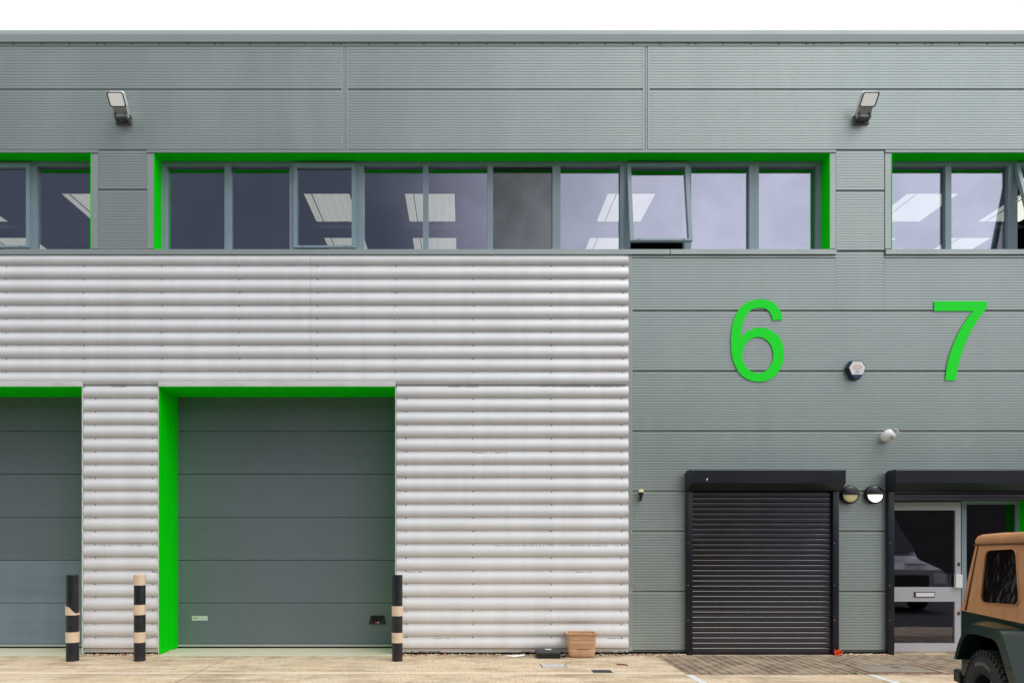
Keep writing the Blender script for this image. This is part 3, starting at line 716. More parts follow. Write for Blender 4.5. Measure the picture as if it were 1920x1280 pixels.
m = MB(); m.poly([(-.07, -.086), (.07, -.086), (.045, -.122), (-.045, -.122)], [], -.089, -.0852, 'blue_plastic'); m.build('strobe_lens', r)
# white dome camera
r = empty('dome_camera', (X(1660), 0, Z(818))); tag(r, 'small white dome camera on the grey wall above the raised shutter', 'camera')
m = MB(); m.lathe([(.07, 0), (.07, .02), (.055, .035), (0, .035)], 'white_plastic', disc_T(0, -.001, -.01), 24); m.build('base', r)
m = MB(); prof = [(max(0, .088*cos(a)), .088*sin(a)) for a in [pi*(i/20)-pi/2 for i in range(21)]]
m.lathe(prof, 'white_plastic', Matrix.Translation((.0, -.085, 0)) @ Matrix.Rotation(radians(62), 4, 'X'), 28, caps=False)
vp = [(.094*sin(a), .094*cos(a)) for a in [radians(15+7*i) for i in range(9)]]; vp += [(x*.94, z*.94) for x, z in reversed(vp)]
m.poly(vp, [], -.185, -.08, 'white_plastic'); m.build('dome', r)
m = MB(); m.lathe([(.0, .012), (.03, .008), (.038, 0)], 'lamp_grey', Matrix.Translation((.005, -.160, -.035)) @ Matrix.Rotation(radians(115), 4, 'X'), 20); m.build('lens', r)
# bulkhead lights
def bulkhead(px, mt, label):
    r = empty('bulkhead_light', (X(px), 0, Z(927))); tag(r, label, 'wall light', 'round half-hooded wall lights beside the entrance')
    m = MB(); m.lathe([(.132, 0), (.134, .05), (.126, .068), (.112, .072), (.108, .062), (0, .062)], 'black_paint', disc_T(0, -.001, 0), 40); m.build('case', r)
    m = MB(); n = 20; pts = []   # hood: upper half dome
    v = []; f = []
    for j in range(7):
        e = pi/2*j/6
        for i in range(n+1):
            a = pi*i/n; v.append((.126*cos(a)*cos(e*.0+0)*(1-.0), 0, 0))
    v = []
    for j in range(8):
        k = j/7
        for i in range(n+1):
            a = pi*i/n; rad = .128*(1-k); v.append((rad*cos(a) if k < 1 else 0, -.071-.045*(1-(1-k)**2)**.5 if k else -.068, max(0.004, rad*sin(a))))
    for j in range(7):
        for i in range(n): f.append((j*(n+1)+i, j*(n+1)+i+1, (j+1)*(n+1)+i+1, (j+1)*(n+1)+i))
    m.faces(v, f, 'black_paint', True)
    m.box((-.126, -.110, -.006), (.126, -.066, .006), 'black_paint', bev=.003); m.build('hood', r)
    m = MB(); v = []; f = []
    for j in range(8):
        k = j/7
        for i in range(n+1):
            a = -pi*i/n; rad = .108*(1-k); v.append((rad*cos(a), -.064-.038*(1-(1-k)**2)**.5, rad*sin(a)-.007))
    for j in range(7):
        for i in range(n): f.append((j*(n+1)+i, j*(n+1)+i+1, (j+1)*(n+1)+i+1, (j+1)*(n+1)+i))
    m.faces(v, f, mt, True); m.build('diffuser', r)
bulkhead(1590, 'dim_lamp', 'round black wall light with a dull yellow lens, next to the closed shutter')
bulkhead(1636, 'lit_lamp', 'round black wall light glowing bright white, next to the raised shutter')
# small dome sensor
r = empty('wall_sensor', (X(1200), 0, Z(926))); tag(r, 'tiny cream domed sensor on a black cone bracket by the silver cladding edge', 'sensor')
m = MB(); m.lathe([(.041, 0), (.041, .012), (.035, .032), (.018, .046), (0, .049)], 'cream_plastic', Matrix.Translation((0, -.06, .02)), 20); m.build('dome', r)
m = MB(); m.lathe([(.012, -.075), (.02, -.05), (.038, .018), (.030, .0195)], 'rubber', Matrix.Translation((0, -.06, 0)), 16); m.box((-.012, -.055, -.085), (.012, -.002, -.06), 'rubber'); m.lathe([(.014, -.1), (.014, -.082)], 'rubber', Matrix.Translation((0, -.05, 0)), 10); m.build('bracket', r)

# ============================================================ BOLLARDS
def bollard(px, rad, bands, label, torn=False, notes=False):
    y = -.55; z = CAM_D+y; x = (px-VX)/F*z
    H = lambda p: CAM_H+(VY-p)/F*(z-rad)
    r = empty('bollard', (x, y, 0)); tag(r, label, 'bollard', 'black and cream banded bollards in front of the loading doors')
    h = H(1077.5); m = MB(); m.lathe([(rad, -.02), (rad, h-.006), (rad-.006, h), (0, h+.001)], 'bollard_black', None, 40); m.build('post', r)
    for t, u in bands:
        a, b = max(H(u), 0), min(H(t), h); m = MB()
        if torn and t == bands[0][0]:
            n = 60; v = []; f = []; R2 = rad+.006
            for i in range(n+1):
                an = -pi+2*pi*i/n; c = R2*sin(an); k = (c/R2+1)/2    # torn lower to the right
                tp = a+(b-a)*(1.0 if k < .12 else .86-.08*k if k < .45 else max(.18, .86-1.5*(k-.45)))+random.uniform(-.002, .002)
                for zz, q in ((a, R2), (tp, R2), (tp, rad)): v.append((q*sin(an), -q*cos(an), zz))
            for i in range(n):
                for j in (0, 1): f.append((i*3+j, (i+1)*3+j, (i+1)*3+j+1, i*3+j+1))
            m.faces(v, f, 'band_cream', True)
        else: m.lathe([(rad, a), (rad+.005, a), (rad+.005, b), (rad, b)], 'band_cream', None, 40, caps=False)
        if t == 1077.5: m.lathe([(rad+.005, h), (rad-.002, h+.006), (0, h+.007)], 'band_cream', None, 40)
        bo = m.build('reflective_band', r)
        if torn and t == bands[0][0]: bo['label'] = 'torn cream band with ragged top edge'
        if notes and t == bands[-1][0]:
            m = MB(); R3 = rad+.0062
            def mk(a0, a1, zc, w): m.faces([(R3*sin(a0), -R3*cos(a0), zc-w), (R3*sin(a1), -R3*cos(a1), zc-w), (R3*sin(a1), -R3*cos(a1), zc+w), (R3*sin(a0), -R3*cos(a0), zc+w)], [(0, 1, 2, 3)], 'mark_ink')
            zc = a+(b-a)*.58
            for a0, a1, dz, w in ((-.75, -.68, 0, .006), (-.66, -.5, .004, .0018), (-.64, -.52, -.004, .0018), (-.42, -.38, -.005, .003), (-.30, -.12, -.005, .002)): mk(a0, a1, zc+dz, w)
            m.build('pen_marks', bo)
bollard(136, .081, [(1134, 1153), (1185, 1204.5)], 'black bollard in front of the left loading door, its upper cream band torn', torn=True)
bollard(262, .074, [(1077.5, 1097), (1133.5, 1152.5), (1185, 1204.5)], 'bollard with three cream bands, one on its top, before the narrow silver wall pier')
bollard(745, .071, [(1136, 1154.5), (1186, 1205)], 'bollard at the right corner of the green loading door with two neat cream bands', notes=True)

# ============================================================ SMALL THINGS ON THE GROUND
# tan tub
r = empty('storage_tub', (.0, 0, 0)); zz = 9.67
TX = lambda p: (p-VX)/F*zz
tag(r, 'scuffed tan plastic tub with a flared rim standing against the silver cladding', 'tub')
cx = (TX(1064)+TX(1121))/2; r.location = (cx, -.2, 0); r.rotation_euler = (0, 0, radians(-3))
wt, wb, h = (TX(1119.5)-TX(1066))/2, (TX(1118.5)-TX(1068.5))/2, .348
m = MB()
def ring(hw, hd, rad, z, n=6):
    p = []
    for sx, sy, s in ((1, -1, -90), (1, 1, 0), (-1, 1, 90), (-1, -1, 180)):
        for i in range(n+1):
            t = radians(s+90*i/n); p.append((sx*(hw-rad)+rad*cos(t), sy*(hd-rad)+rad*sin(t), z))
    return p
prof = [(wb-.060, .085, .03, .0), (wb-.028, .100, .035, .010), (wb-.009, .107, .035, .030), (wb-.001, .109, .035, .060), (wb+.002, .11, .035, .10), (wb+.002, .110, .035, .104), (wb-.001, .107, .035, .108)]
for q in (.17, .235, .29): prof += [(wb+(wt-wb)*q/h, .112+.02*q, .035, q-.004), (wb+(wt-wb)*q/h-.003, .109+.02*q, .035, q), (wb+(wt-wb)*q/h, .112+.02*q, .035, q+.004)]
prof += [(wt-.002, .122, .035, h-.03), (wt+.022, .14, .035, h-.02), (wt+.024, .142, .035, h-.004), (wt+.016, .136, .035, h), (wt-.008, .116, .03, h-.004), (wb-.006, .1, .03, .02), (.02, .02, .01, .018)]
v = []; f = []
for p in prof: v += ring(*p)
n = 28
for j in range(len(prof)-1):
    for i in range(n): f.append((j*n+i, j*n+(i+1) % n, (j+1)*n+(i+1) % n, (j+1)*n+i))
f.append(tuple(range(n))); m.faces(v, f, 'tan_tub', True); m.build('body', r)
m = MB(); m.box((-.07, -.1135, .118), (.09, -.1115, .124), 'rust'); m.build('slot', r)
# bait box
x0, x1 = (1007-VX)/F*9.62, (1051-VX)/F*9.62
r = empty('bait_box', ((x0+x1)/2, -.27, 0)); w = (x1-x0)/2
tag(r, 'low black plastic bait box with a white label on its lid, beside the tan tub', 'bait box')
m = MB(); m.prism([(-.105, 0), (.1, 0), (.1, .062), (-.108, .062)], -w, w, 'jeep_black'); m.build('base', r)
m = MB(); m.prism([(-.112, .063), (.1, .063), (.1, .115), (-.085, .115), (-.107, .080)], -w-.004, w+.004, 'jeep_black'); m.box((-.012, -.122, .045), (.012, -.109, .068), 'rubber')
for s in (-1, 1): m.box((s*(w-.05)-.012, -.114, .07), (s*(w-.05)+.012, -.108, .078), 'rubber')
m.build('lid', r)
m = MB(); m.box((-.04, -.055, .1152), (.05, .03, .1162), 'label_white'); m.build('sticker', r)
m = MB(); m.tube([(0, 0, .012), (.03, -.02, .03), (.055, .0, .022)], .011, 'jeep_black', 8); m.box((-.02, -.01, 0), (.03, .02, .02), 'jeep_black')
tag(m.build('debris_scrap', at=((1056-VX)/F*9.7, -.27, 0)), 'small crumpled dark scrap lying between the bait box and the tan tub', 'litter')
# covers
def at(px, py):
    z = CAM_H*F/(py-VY); return ((px-VX)/F*z, z-CAM_D)
a = at(1018, 1251); b = at(1053, 1244)
m = MB(); m.box((a[0], a[1], 0), (b[0]+.03, b[1], .004), 'cover_steel'); m.box((a[0]-.012, a[1], 0), (b[0]+.042, b[1], .0018), 'iron')
tag(m.build('access_cover'), 'small rectangular pale steel cover set in the concrete before the bait box', 'ground cover')
a = at(1113, 1260.5); b = at(1140, 1256)
m = MB(); m.box((a[0]-.03, a[1]-.03, 0), (b[0]+.06, b[1]+.03, .0012), 'apron_concrete')
for i in range(14):
    t = a[0]+(b[0]+.03-a[0])*i/14; m.box((t, a[1], .0013), (t+.013, b[1], .008), 'iron')
m.box((a[0], a[1], .0), (b[0]+.03, b[1], .0035), 'dark_gap_or_shade')
tag(m.build('drain_grate'), 'narrow dark iron drain grate in the concrete in front of the tan tub', 'drain')
a = at(1156, 1246); b = at(1176, 1247)
m = MB(); m.tube([(a[0], a[1], .008), ((a[0]+b[0])/2, (a[1]+b[1])/2+.01, .010), (b[0]-.03, b[1]+.01, .012), (b[0], b[1]-.03, .008)], .008, 'rust', 6)
tag(m.build('stick'), 'thin rusty brown stick lying on the concrete right of the tan tub', 'stick')
a = at(968, 1231)
m = MB(); m.faces([(-.14, 0, .012), (-.02, -.03, .004), (.11, .01, .016), (.13, .06, .03), (0, .03, .022), (-.12, .05, .018), (-.0, -.01, .002)], [(0, 1, 4, 5), (1, 2, 3, 4)], 'paper')
po = m.build('paper_scrap', at=(a[0], a[1]+.0, .002)); tag(po, 'flattened white paper scrap at the foot of the silver cladding', 'litter')
sm = po.modifiers.new('s', 'SOLIDIFY'); sm.thickness = .0015
a = at(1577, 1230)
m = MB(); T = Matrix.Rotation(radians(-25), 4, 'Y')
P = [(-.055, -.02), (.055, -.02), (.045, .045), (-.045, .045)]
m.poly(P, [[(-.035, -.005), (-.008, -.005), (-.008, .03), (-.032, .03)], [(.008, -.005), (.035, -.005), (.03, .03), (.008, .03)]], -.02, .02, 'orange_plastic')
for v in m.bm.verts: v.co = T @ v.co
m.tube([(-.06, 0, .06), (-.02, 0, -.02), (.03, -.01, .06)], .007, 'orange_plastic', 6)
tag(m.build('plastic_fragment', at=(a[0], -.12, .035)), 'broken orange plastic fragment with two holes at the foot of the closed shutter guide', 'litter')
a = at(1603, 1263)
r = MB()
for i in range(16):
    an = random.uniform(0, 2*pi); l = random.uniform(.02, .05); dx, dy = cos(an), sin(an)
    r.faces([(0, 0, .002), (dx*l*.5-dy*.008, dy*l*.5+dx*.008, .02), (dx*l, dy*l, .016), (dx*l*.5+dy*.008, dy*l*.5-dx*.008, .02)], [(0, 1, 2, 3)], 'leaf')
tag(r.build('weed', at=(a[0], a[1], .005)), 'tiny green weed growing at the front edge of the block paving', 'weed')
# slab with access frame in the paving
a = at(1610, 1262); b = at(1600, 1247)
m = MB(); m.box((at(1632, 1261)[0], at(1632, 1261)[1], .0), (at(1760, 1261)[0], at(1600, 1248)[1], .011), 'slab', bev=.004)
m.box((at(1632, 1261)[0]-.03, at(1632, 1261)[1]-.04, .0), (at(1760, 1261)[0]+.03, at(1600, 1248)[1]+.03, .009), 'rust')
c = at(1672, 1252); m.box((c[0], c[1]-.03, .0112), (c[0]+.09, c[1]+.02, .014), 'iron')
tag(m.build('concrete_slab'), 'grey concrete cover slab with a rusty edge, set in the block paving before the door', 'ground cover')
# gravel along the wall foot
m = MB(); ico = [Vector(v) for v in ((0, 0, 1), (.9, 0, .3), (.25, .85, .3), (-.75, .5, .3), (-.7, -.55, .3), (.3, -.85, .3), (.6, .5, -.5), (-.3, .8, -.5), (-.8, 0, -.5), (-.2, -.8, -.5), (.7, -.4, -.5), (0, 0, -1))]
icf = [(0, 1, 2), (0, 2, 3), (0, 3, 4), (0, 4, 5), (0, 5, 1), (1, 6, 2), (2, 7, 3), (3, 8, 4), (4, 9, 5), (5, 10, 1), (6, 7, 2), (7, 8, 3), (8, 9, 4), (9, 10, 5), (10, 6, 1), (11, 7, 6), (11, 8, 7), (11, 9, 8), (11, 10, 9), (11, 6, 10)]
mat('stone_pale', (.62, .50, .36), .9); mat('stone_orange', (.58, .26, .10), .9); mat('stone_brown', (.25, .17, .11), .9); mat('stone_white', (.72, .68, .60), .9)
for x0, x1, dens in ((X(160), X(318), 150), (X(750), X(1176), 110), (X(1177), X(1283), 230), (X(1569), X(1659), 330), (X(-700), X(-284), 60)):
    for i in range(int((x1-x0)*dens)):
        s = random.uniform(.006, .017); p = Vector((random.uniform(x0, x1), random.uniform(-.15, -.005)-(.0), s*.5)); q = Matrix.Rotation(random.uniform(0, 6.28), 3, 'Z')
        if x0 == X(160) and p.x > X(301): p.y = random.uniform(-.08, .5); p.x = X(301)+abs(random.gauss(0, .015))
        m.faces([p+q @ Vector((v.x*s*random.uniform(.8, 1.3), v.y*s, v.z*s*.7)) for v in ico], icf, random.choice(['stone_pale', 'stone_pale', 'stone_orange', 'stone_brown', 'stone_white']))
tag(m.build('gravel'), 'pale and orange gravel scattered along the foot of the wall', 'gravel', kind='stuff')

# ============================================================ OFF-ROAD CAR (soft top)
th = radians(15); J = empty('parked_car', (4.216, -4.1, 0), math.atan2(-cos(th), -sin(th)))
tag(J, 'dark green short off-road car with a tan canvas soft top and flared rear wheel arch', 'car')
WJ = 1.52      # body width; local x = forward, y = to its left side, z up
RL_ = 1.03
# tub side with wheel arch
def side_profile(off=0):
    return [(0, .48), (.20, .48), (.28, .68), (.40, .86), (.50, .90), (.86, .905), (.98, .88), (1.08, .80), (1.20, .56), (1.26, .42), (2.35, .42), (2.35, 1.03), (0, 1.03-.0)]
m = MB()
m.poly(side_profile(), [], 0, .03, 'jeep_paint'); m.poly(side_profile(), [], WJ-.03, WJ, 'jeep_paint')
m.box((0, .031, .48), (.03, WJ-.031, RL_), 'jeep_paint'); m.box((.03, .031, .46), (2.35, WJ-.031, .50), 'jeep_black')
m.box((.031, .031, RL_-.03), (.10, WJ-.031, RL_), 'jeep_paint')
# wheel houses inside
for y0, y1 in ((.031, .32), (WJ-.32, WJ-.031)): m.box((.10, y0, .91), (1.25, y1, .96), 'jeep_black'); 
m.box((.2, .30, .50), (1.25, .32, .909), 'jeep_black'); m.box((.2, WJ-.32, .50), (1.25, WJ-.30, .909), 'jeep_black')
# cowl and hood
m.prism([(2.35, .42), (2.75, .42), (2.75, 1.06), (2.35, 1.05)], .05, WJ-.05, 'jeep_paint', axis='y')
m.build('body', J)
m = MB(); v = []; secs = [(2.72, .10, 1.10), (3.1, .14, 1.09), (3.55, .19, 1.06), (3.62, .2, 1.02)]
for x, t, h in secs: v += [(x, t, .62), (x, t, h-.06), (x, t+.06, h), (x, WJ-t-.06, h), (x, WJ-t, h-.06), (x, WJ-t, .62)]
f = [(i*6+j, i*6+j+1, (i+1)*6+j+1, (i+1)*6+j) for i in range(3) for j in range(5)]+[(0, 1, 2, 3, 4, 5), (18, 19, 20, 21, 22, 23)]
m.faces(v, f, 'jeep_paint'); m.build('bonnet', J)
m = MB(); m.box((3.621, .2, .60), (3.67, WJ-.2, 1.03), 'jeep_paint', bev=.015)
for i in range(7): m.box((3.671, .47+i*.095, .68), (3.675, .50+i*.095, .96), 'jeep_black')
m.build('grille', J)
for y in (.33, WJ-.33):
    m = MB(); m.lathe([(.0, .03), (.07, .02), (.085, 0)], 'diffuser', Matrix.Translation((3.672, y, .85)) @ Matrix.Rotation(pi/2, 4, 'Y'), 20); m.build('headlight', J)
# doors
for y0, y1 in ((-.012, -.001), (WJ+.001, WJ+.012)):
    m = MB(); D = [(1.46, 1.035)]+[(1.46+.16*(1-cos(a)), .62-.16*sin(a)) for a in [pi/2*i/6 for i in range(7)]]+[(2.28, .46), (2.30, 1.035)]
    m.poly(D, [], y0, y1, 'jeep_paint'); dd = m.build('door', J)
    m = MB(); yo = y0-.02 if y0 < 0 else y1; m.box((1.52, yo, .93), (1.64, yo+.02, .96), 'jeep_black', bev=.004); m.build('handle', dd)
# windscreen
m = MB(); m.prism([(2.56, 1.05), (2.60, 1.05), (2.36, 1.66), (2.32, 1.66)], .06, .12, 'jeep_paint', axis='y'); m.prism([(2.56, 1.05), (2.60, 1.05), (2.36, 1.66), (2.32, 1.66)], WJ-.12, WJ-.06, 'jeep_paint', axis='y')
m.prism([(2.345, 1.6), (2.385, 1.6), (2.36, 1.66), (2.32, 1.66)], .121, WJ-.121, 'jeep_paint', axis='y'); ws = m.build('windscreen_frame', J)
m = MB(); m.prism([(2.578, 1.05), (2.584, 1.05), (2.366, 1.60), (2.360, 1.60)], .121, WJ-.121, 'glass_dark', axis='y'); m.build('windscreen', ws)
# fender flares
def flare(front, side, x0):
    # sections around the arch: body line (y=0), outer ridge, lip
    body = [(.16, .66), (.215, .80), (.31, .93), (.47, 1.0), (.83, 1.005), (1.09, .98), (1.20, .86), (1.46, .50)]
    ridge = [(.255, .65), (.335, .79), (.43, .89), (.565, .963), (.83, .975), (1.03, .965), (1.12, .868), (1.36, .50)]
    lip = [(.315, .652), (.39, .775), (.475, .862), (.60, .893), (.83, .898), (.965, .885), (1.055, .80), (1.25, .50)]
    inner = [(.30, .652), (.385, .765), (.475, .852), (.60, .885), (.83, .89), (.96, .875), (1.045, .79), (1.235, .50)]
    def dens(p): return cr([(a, b) for a, b in p], 5)
    L = [dens(body), dens(ridge), dens(lip), dens(inner)]; Y = [-.001, -.15, -.152, -.01]
    v = []; f = []; n = len(L[0])
    for l, y in zip(L, Y):
        for a, b in l: v.append((x0+a, y if side > 0 else WJ-y, b))
    for j in range(3):
        for i in range(n-1): f.append((j*n+i, j*n+i+1, (j+1)*n+i+1, (j+1)*n+i))
    m = MB(); m.faces(v, f, 'jeep_paint', True)
    o = m.build('wheel_arch_flare', J, edge=25)
flare(0, 1, 0); flare(0, -1, 0); flare(1, 1, 2.28); flare(1, -1, 2.28)
# wheels
def wheel(x, y, side, parent, label=None, z=.385, rot=None):
    w = empty('wheel', (0, 0, 0)); w.parent = parent; w.location = (x, y, z)
    if rot: w.rotation_euler = rot
    # local: axis along y, outer face at -y*side
    T = Matrix.Rotation(pi/2, 4, 'X') if side > 0 else Matrix.Rotation(-pi/2, 4, 'X')     # z of profile -> outwards
    R = .385; hw = .12
    m = MB(); prof = [(.205, -hw+.01), (.24, -hw-.005), (.31, -hw-.01), (R-.03, -hw+.008), (R-.012, -hw+.03), (R-.010, 0), (R-.012, hw-.03), (R-.03, hw-.008), (.31, hw+.01), (.24, hw+.005), (.205, hw-.01)]
    m.lathe(prof+[prof[0]], 'tyre', T, 56, caps=False)
    nb = 44
    for i in range(nb):
        a = 2*pi*i/nb
        for k, (h0, h1, da) in enumerate(((-.112, -.062, 0), (-.054, -.006, .06), (.006, .054, .02), (.062, .112, .08))):
            Q = T @ Matrix.Rotation(a+da, 4, 'Z')
            m.box((R-.022, -.019, h0), (R+.0, .019, h1), 'tyre', T=Q)
        for hh in (1, -1):
            Q = T @ Matrix.Rotation(a+.02, 4, 'Z'); m.box((R-.045, -.014, hh*.1), (R-.02, .014, hh*.124), 'tyre', T=Q)
    t = m.build('tyre', w)
    m = MB()     # raised pale lettering, unreadable at this size
    for i in range(9):
        a = radians(20+i*6.2); 
        Q = T @ Matrix.Rotation(a+(pi/2 if side > 0 else -pi/2)-radians(45), 4, 'Z')
        m.box((.268, -.006, hw+.0085), (.292, .006, hw+.0115), 'tyre_letter', T=Q)
        m.box((.268, -.010, hw+.0085), (.274, .010, hw+.0112), 'tyre_letter', T=Q)
    m.build('sidewall_lettering', t)
    m = MB(); m.lathe([(.206, -hw+.02), (.212, hw-.004), (.20, hw), (.185, hw-.015), (.175, .02), (.17, -.02), (.06, -.03), (0, -.03)], 'jeep_black', T, 48, caps=False)
    for i in range(5):
        Q = T @ Matrix.Rotation(2*pi*i/5+.3, 4, 'Z')
        m.prism([(.03, -.035), (.185, -.026), (.19, .026), (.03, .035)], .035, .065, 'wheel_alloy', axis='z', T=Q)
    m.lathe([(.0, .085), (.045, .082), (.06, .06), (.06, .03)], 'wheel_alloy', T, 24); m.build('rim', w)
    return w
wheel(.60, .045, 1, J); wheel(.60, WJ-.045, -1, J); wheel(2.97, .045, 1, J); wheel(2.97, WJ-.045, -1, J)
wheel(-.16, .82, 1, J, z=.88, rot=(0, 0, radians(-90)))
m = MB(); m.box((-.16, .18, .40), (-.06, WJ-.05, .50), 'jeep_black', bev=.015); m.box((-.06, .3, .42), (0, .36, .5), 'jeep_black'); m.box((-.06, WJ-.36, .42), (0, WJ-.3, .5), 'jeep_black'); m.box((-.15, -.01, .395), (-.02, .18, .505), 'jeep_black', bev=.02)
m.build('rear_bumper', J)
m = MB(); m.tube([(-.12, .12, .36), (.1, .2, .36), (.5, .3, .4)], .028, 'chrome'); m.build('exhaust_pipe', J)
m = MB(); m.box((3.70, .12, .44), (3.82, WJ-.12, .56), 'jeep_black', bev=.02); m.box((3.6, .3, .46), (3.70, .4, .54), 'jeep_black'); m.box((3.6, WJ-.4, .46), (3.70, WJ-.3, .54), 'jeep_black'); m.build('front_bumper', J)
m = MB(); m.box((.2, .45, .36), (3.6, .52, .46), 'jeep_black'); m.box((.2, WJ-.52, .36), (3.6, WJ-.45, .46), 'jeep_black'); m.tube([(.60, .1, .385), (.60, WJ-.1, .385)], .04, 'jeep_black'); m.tube([(2.97, .1, .385), (2.97, WJ-.1, .385)], .04, 'jeep_black'); m.build('chassis', J)
m = MB(); m.box((-.03, .03, .62), (0-.001, .14, .80), 'red', bev=.005); m.build('tail_light', J)
# soft top : lofted canvas
def top_y(s, z):   # inward lean of the side canvas
    k = max(0, (z-RL_)/(1.62-RL_)); return .0+.085*k
m = MB(); v = []; f = []
ss = [0, .04, .10, .16, .3, .5, .7, .95, 1.2, 1.5, 1.8, 2.05, 2.3]
def rearx(k): return .0+.085*k**1.1
zs = [0, .12, .3, .5, .7, .85, 1.0]
win = [(.345, 1.125), (.94, 1.150), (.94, 1.150)]
for s in ss:
    for k in zs:
        z = 1.025+(1.625-1.025)*k; x = rearx(k)+s*(2.3-rearx(k))/2.3
        sag = -.006*sin(s*5.3)*sin(pi*k) + .004*sin(s*17+k*4)*sin(pi*k)
        v.append((x, -.006+.085*k+sag, z))
nn = len(zs)
# open the canvas for the window : built as a grid, the window sits 3 mm proud as a clear panel
WIN = [(.345, 1.122), (.945, 1.150), (.765, 1.552), (.295, 1.535)]
def rrect(c, rad, n=5):
    out = []
    for i in range(4):
        p = Vector(c[i]); a = (Vector(c[i-1])-p).normalized(); b = (Vector(c[(i+1) % 4])-p).normalized()
        for j in range(n+1):
            t = j/n; p1 = p+a*rad*(1-t)**2+b*rad*t**2; out.append((p1.x, p1.y))
    return out
for sgn in (0, 1):
    outl = [(2.3, 1.025), (2.3, 1.625)]+[(rearx(k), 1.025+.6*k) for k in reversed(zs)]
    hole_w = rrect(WIN, .07)
    flat = outl+hole_w; tri = tessellate_polygon([[Vector((p[0], p[1], 0)) for p in outl], [Vector((p[0], p[1], 0)) for p in hole_w]])
    def yv(p, t): q = -.006+.085*(p[1]-1.025)/.6+t; return (p[0], q if not sgn else WJ-q, p[1])
    m.faces([yv(p, 0) for p in flat], tri, 'canvas'); m.faces([yv(p, .006) for p in flat], tri, 'canvas')
# rear canvas
v = []; f = []
for k in zs:
    z = 1.025+.6*k
    for t in [i/8 for i in range(9)]:
        y0 = -.006+.085*k; v.append((rearx(k)+.0-.03*sin(pi*t)*(1-k*.5), y0+(WJ-2*y0)*t, z))
for j in range(nn-1):
    for i in range(8): f.append((j*9+i, j*9+i+1, (j+1)*9+i+1, (j+1)*9+i))
m.faces(v, f, 'canvas', True)
st = m.build('soft_top', J, weld=True, edge=60)
# roof with side flap
m = MB(); v = []; f = []
rs = [0, .015, .06, .15, .4, .7, 1.0, 1.3, 1.6, 1.9, 2.15, 2.30]
sec = [(.070, 1.585), (.062, 1.60), (.064, 1.625), (.078, 1.650), (.115, 1.668), (.25, 1.682), (.5, 1.692), (.76, 1.695)]
sec = sec+[(WJ-y, z) for y, z in reversed(sec[:-1])]
for s in rs:
    e = min(1, s/.06); dr_ = -.028*(1-e)**2
    for y, z in sec:
        zz = z+(.016*s if z > 1.6 else .014*s)+(dr_ if z > 1.63 else 0)-.006*sin(s*4)*(z > 1.66)
        inx = .02*(1-e); v.append((.045+s+(.03 if z > 1.66 and s < .01 else 0), y+inx if y < WJ/2 else y-inx, zz))
k = len(sec)
for i in range(len(rs)-1):
    for j in range(k-1): f.append((i*k+j, i*k+j+1, (i+1)*k+j+1, (i+1)*k+j))
f.append(tuple(range(k))); m.faces(v, f, 'canvas', True)
m.build('roof_canvas', J, edge=60)
m = MB()      # roll cage and seats seen through the windows
for y in (.22, WJ-.22):
    m.tube([(.18, y, .95), (.95, y, 1.40), (1.15, y, 1.55)], .028, 'jeep_black'); m.tube([(1.15, y, .6), (1.15, y, 1.50), (1.15, WJ/2, 1.58)], .03, 'jeep_black')
    m.tube([(1.15, y, 1.55), (2.25, y, 1.56)], .025, 'jeep_black')
m.build('roll_cage', J)
for y in (.28, WJ-.72):
    m = MB(); m.box((1.45, y, .62), (1.95, y+.44, .74), 'jeep_black', bev=.03); m.prism([(1.40, .70), (1.52, .70), (1.36, 1.28), (1.24, 1.28)], y, y+.44, 'jeep_black', axis='y'); m.prism([(1.27, 1.29), (1.36, 1.29), (1.32, 1.46), (1.23, 1.46)], y+.10, y+.34, 'jeep_black', axis='y'); m.build('seat', J)
m = MB(); m.box((.35, .36, .62), (.75, WJ-.36, .76), 'jeep_black', bev=.03); m.box((.28, .36, .76), (.42, WJ-.36, 1.12), 'jeep_black', bev=.03); m.build('seat', J)
# seams
m = MB()
def sy(k): return -.012+.085*k
m.tube([(.105-.0+.03*k, sy(k)-.001, 1.03+.56*k) for k in [i/8 for i in range(9)]], .007, 'canvas_dark', 6)
m.tube([(.06+i*.28, .066, 1.581+.004*i) for i in range(9)], .006, 'canvas_dark', 6)
m.tube([(-.002+i*.29, -.010, 1.03+.0*i) for i in range(9)], .006, 'canvas', 6)
m.build('seam', st)
# quarter window panel
def wpt(x, z, off): k = (z-1.025)/.6; return (x, -.006+.085*k-off, z)
def rrect(c, rad, n=5):
    out = []
    for i in range(4):
        p = Vector(c[i]); a = (Vector(c[i-1])-p).normalized(); b = (Vector(c[(i+1) % 4])-p).normalized()
        for j in range(n+1):
            t = j/n; p1 = p+a*rad*(1-t)**2+b*rad*t**2; out.append((p1.x, p1.y))
    return out
for side in (1, -1):
    c = rrect([(.345, 1.122), (.945, 1.150), (.765, 1.552), (.295, 1.535)], .07)
    co_ = rrect([(.338, 1.115), (.952, 1.143), (.771, 1.559), (.289, 1.542)], .075)
    m = MB(); n = len(c)
    def yy(p, o): q = wpt(p[0], p[1], o); return (q[0], q[1] if side > 0 else WJ-q[1], q[2])
    m.faces([yy(p, .009) for p in co_]+[yy(p, .010) for p in c]+[yy(p, .001) for p in co_], [(i, (i+1) % n, n+(i+1) % n, n+i) for i in range(n)]+[(i, (i+1) % n, 2*n+(i+1) % n, 2*n+i) for i in range(n)], 'canvas'); wf = m.build('window_surround', st)
    m = MB(); m.faces([yy(p, .0015) for p in c], [tuple(range(n))], 'glass_tinted_rear'); m.build('side_window', wf)

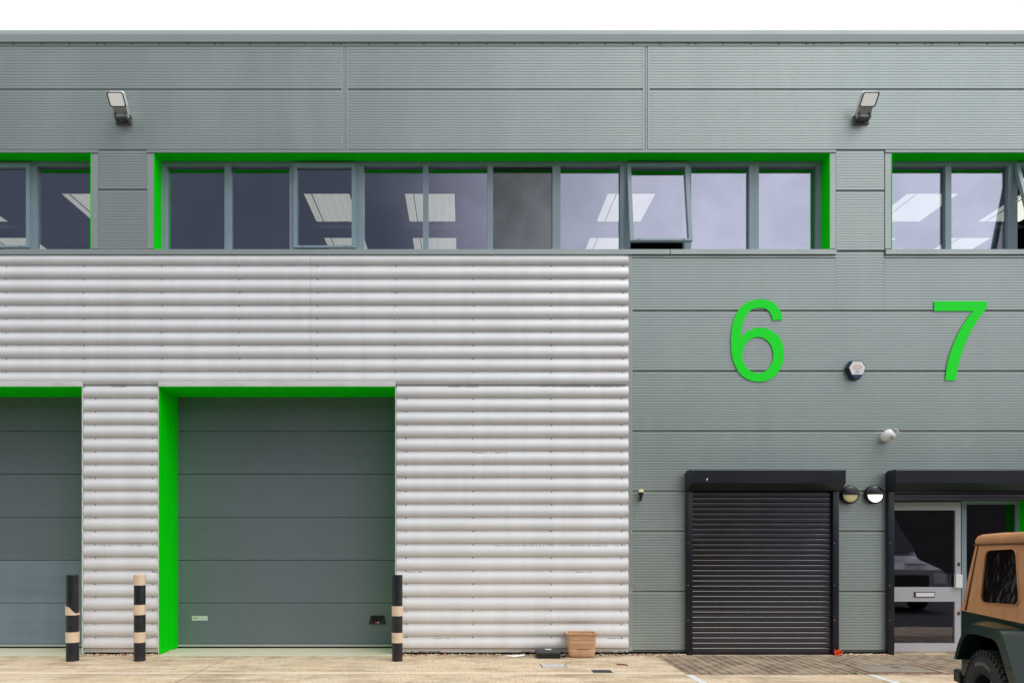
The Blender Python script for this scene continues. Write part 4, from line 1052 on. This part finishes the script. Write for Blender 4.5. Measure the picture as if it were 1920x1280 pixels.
# ============================================================ VAN opposite the door (seen only as a reflection)
V = empty('parked_van', (10.15, -5.6, 0)); tag(V, 'silver panel van parked nose to the wall, reflected in the door glass', 'van')
sec = [(0, .35, 1.0, .93), (.05, .3, 1.02, .97), (-.9, .3, 1.22, 1.0), (-1.05, .3, 1.30, 1.0), (-1.85, .3, 2.35, .88), (-2.15, .3, 2.55, .86), (-5.2, .3, 2.6, .86), (-5.4, .35, 2.5, .85)]
m = MB(); v = []; f = []
for y, zb, zt, hw in sec[0:1]+sec[2:]:
    v += [(-1.0, y, zb), (-1.0, y, min(1.15, zt-.1)), (-hw, y, zt-.06), (-hw+.08, y, zt), (hw-.08, y, zt), (hw, y, zt-.06), (1.0, y, min(1.15, zt-.1)), (1.0, y, zb)]
ns = 7
for i in range(ns-1):
    for j in range(7): f.append((i*8+j, i*8+j+1, (i+1)*8+j+1, (i+1)*8+j))
f += [tuple(range(8)), tuple(range((ns-1)*8, ns*8))]
m.faces(v, f, 'van_paint'); m.build('body', V)
m = MB(); m.faces([(-.88, -1.06, 1.36), (.88, -1.06, 1.36), (.80, -1.75, 2.26), (-.80, -1.75, 2.26)], [(0, 1, 2, 3)], 'glass_dark')
ob = m.build('windscreen', V); ob.location = (0, .03, .03); sm = ob.modifiers.new('s', 'SOLIDIFY'); sm.thickness = .01
m = MB(); m.box((-.55, .0, .62), (.55, .03, .88), 'jeep_black', bev=.01); m.box((-.98, -.05, .32), (.98, .08, .56), 'jeep_black', bev=.03); m.build('grille', V)
m = MB(); m.prism([(-.3, 1.125), (-.3, 1.135), (-.16, 1.10), (-.16, 1.09)], .15, .62, 'jeep_black'); m.build('bonnet_vent', V)
for x in (-.8, .8):
    m = MB(); m.box((x-.14, -.03, .66), (x+.14, .02, .9), 'diffuser', bev=.02); m.build('headlight', V)
for x in (-.9, .9):
    for y in (-.95, -4.4):
        m = MB(); m.lathe([(.0, .11), (.2, .11), (.22, .12), (.33, .11), (.34, 0), (.33, -.11), (0, -.11)], 'tyre', Matrix.Translation((x, y, .34)) @ Matrix.Rotation(pi/2, 4, 'Y'), 28); m.build('wheel', V)

# ============================================================ OPPOSITE WAREHOUSE (unseen, behind the viewer; raised and set near to dim the lower wall)
O = empty('unseen_brick_warehouse', (0, -28, 0)); tag(O, 'unseen long dark brick warehouse with a pitched roof across the yard, raised and set near to dim the lower wall, reflected in the door glass', 'building')
m = MB(); m.box((-60, -12, 0), (60, 0, 8.4), 'unseen_brick_wall'); m.build('wall', O)
m = MB(); m.prism([(-12.5, 8.38), (.5, 8.38), (-6, 10.8)], -60.5, 60.5, 'roof_dark'); m.build('roof', O)
for i in range(-3, 4):
    m = MB(); m.box((i*12+6.8, .002, 1.2), (i*12+9.6, .06, 2.6), 'frame'); w = m.build('window', O)
    m = MB(); m.box((i*12+6.9, .061, 1.3), (i*12+9.5, .07, 2.5), 'glass_dark'); m.build('pane', w)
bpy.context.view_layer.update()
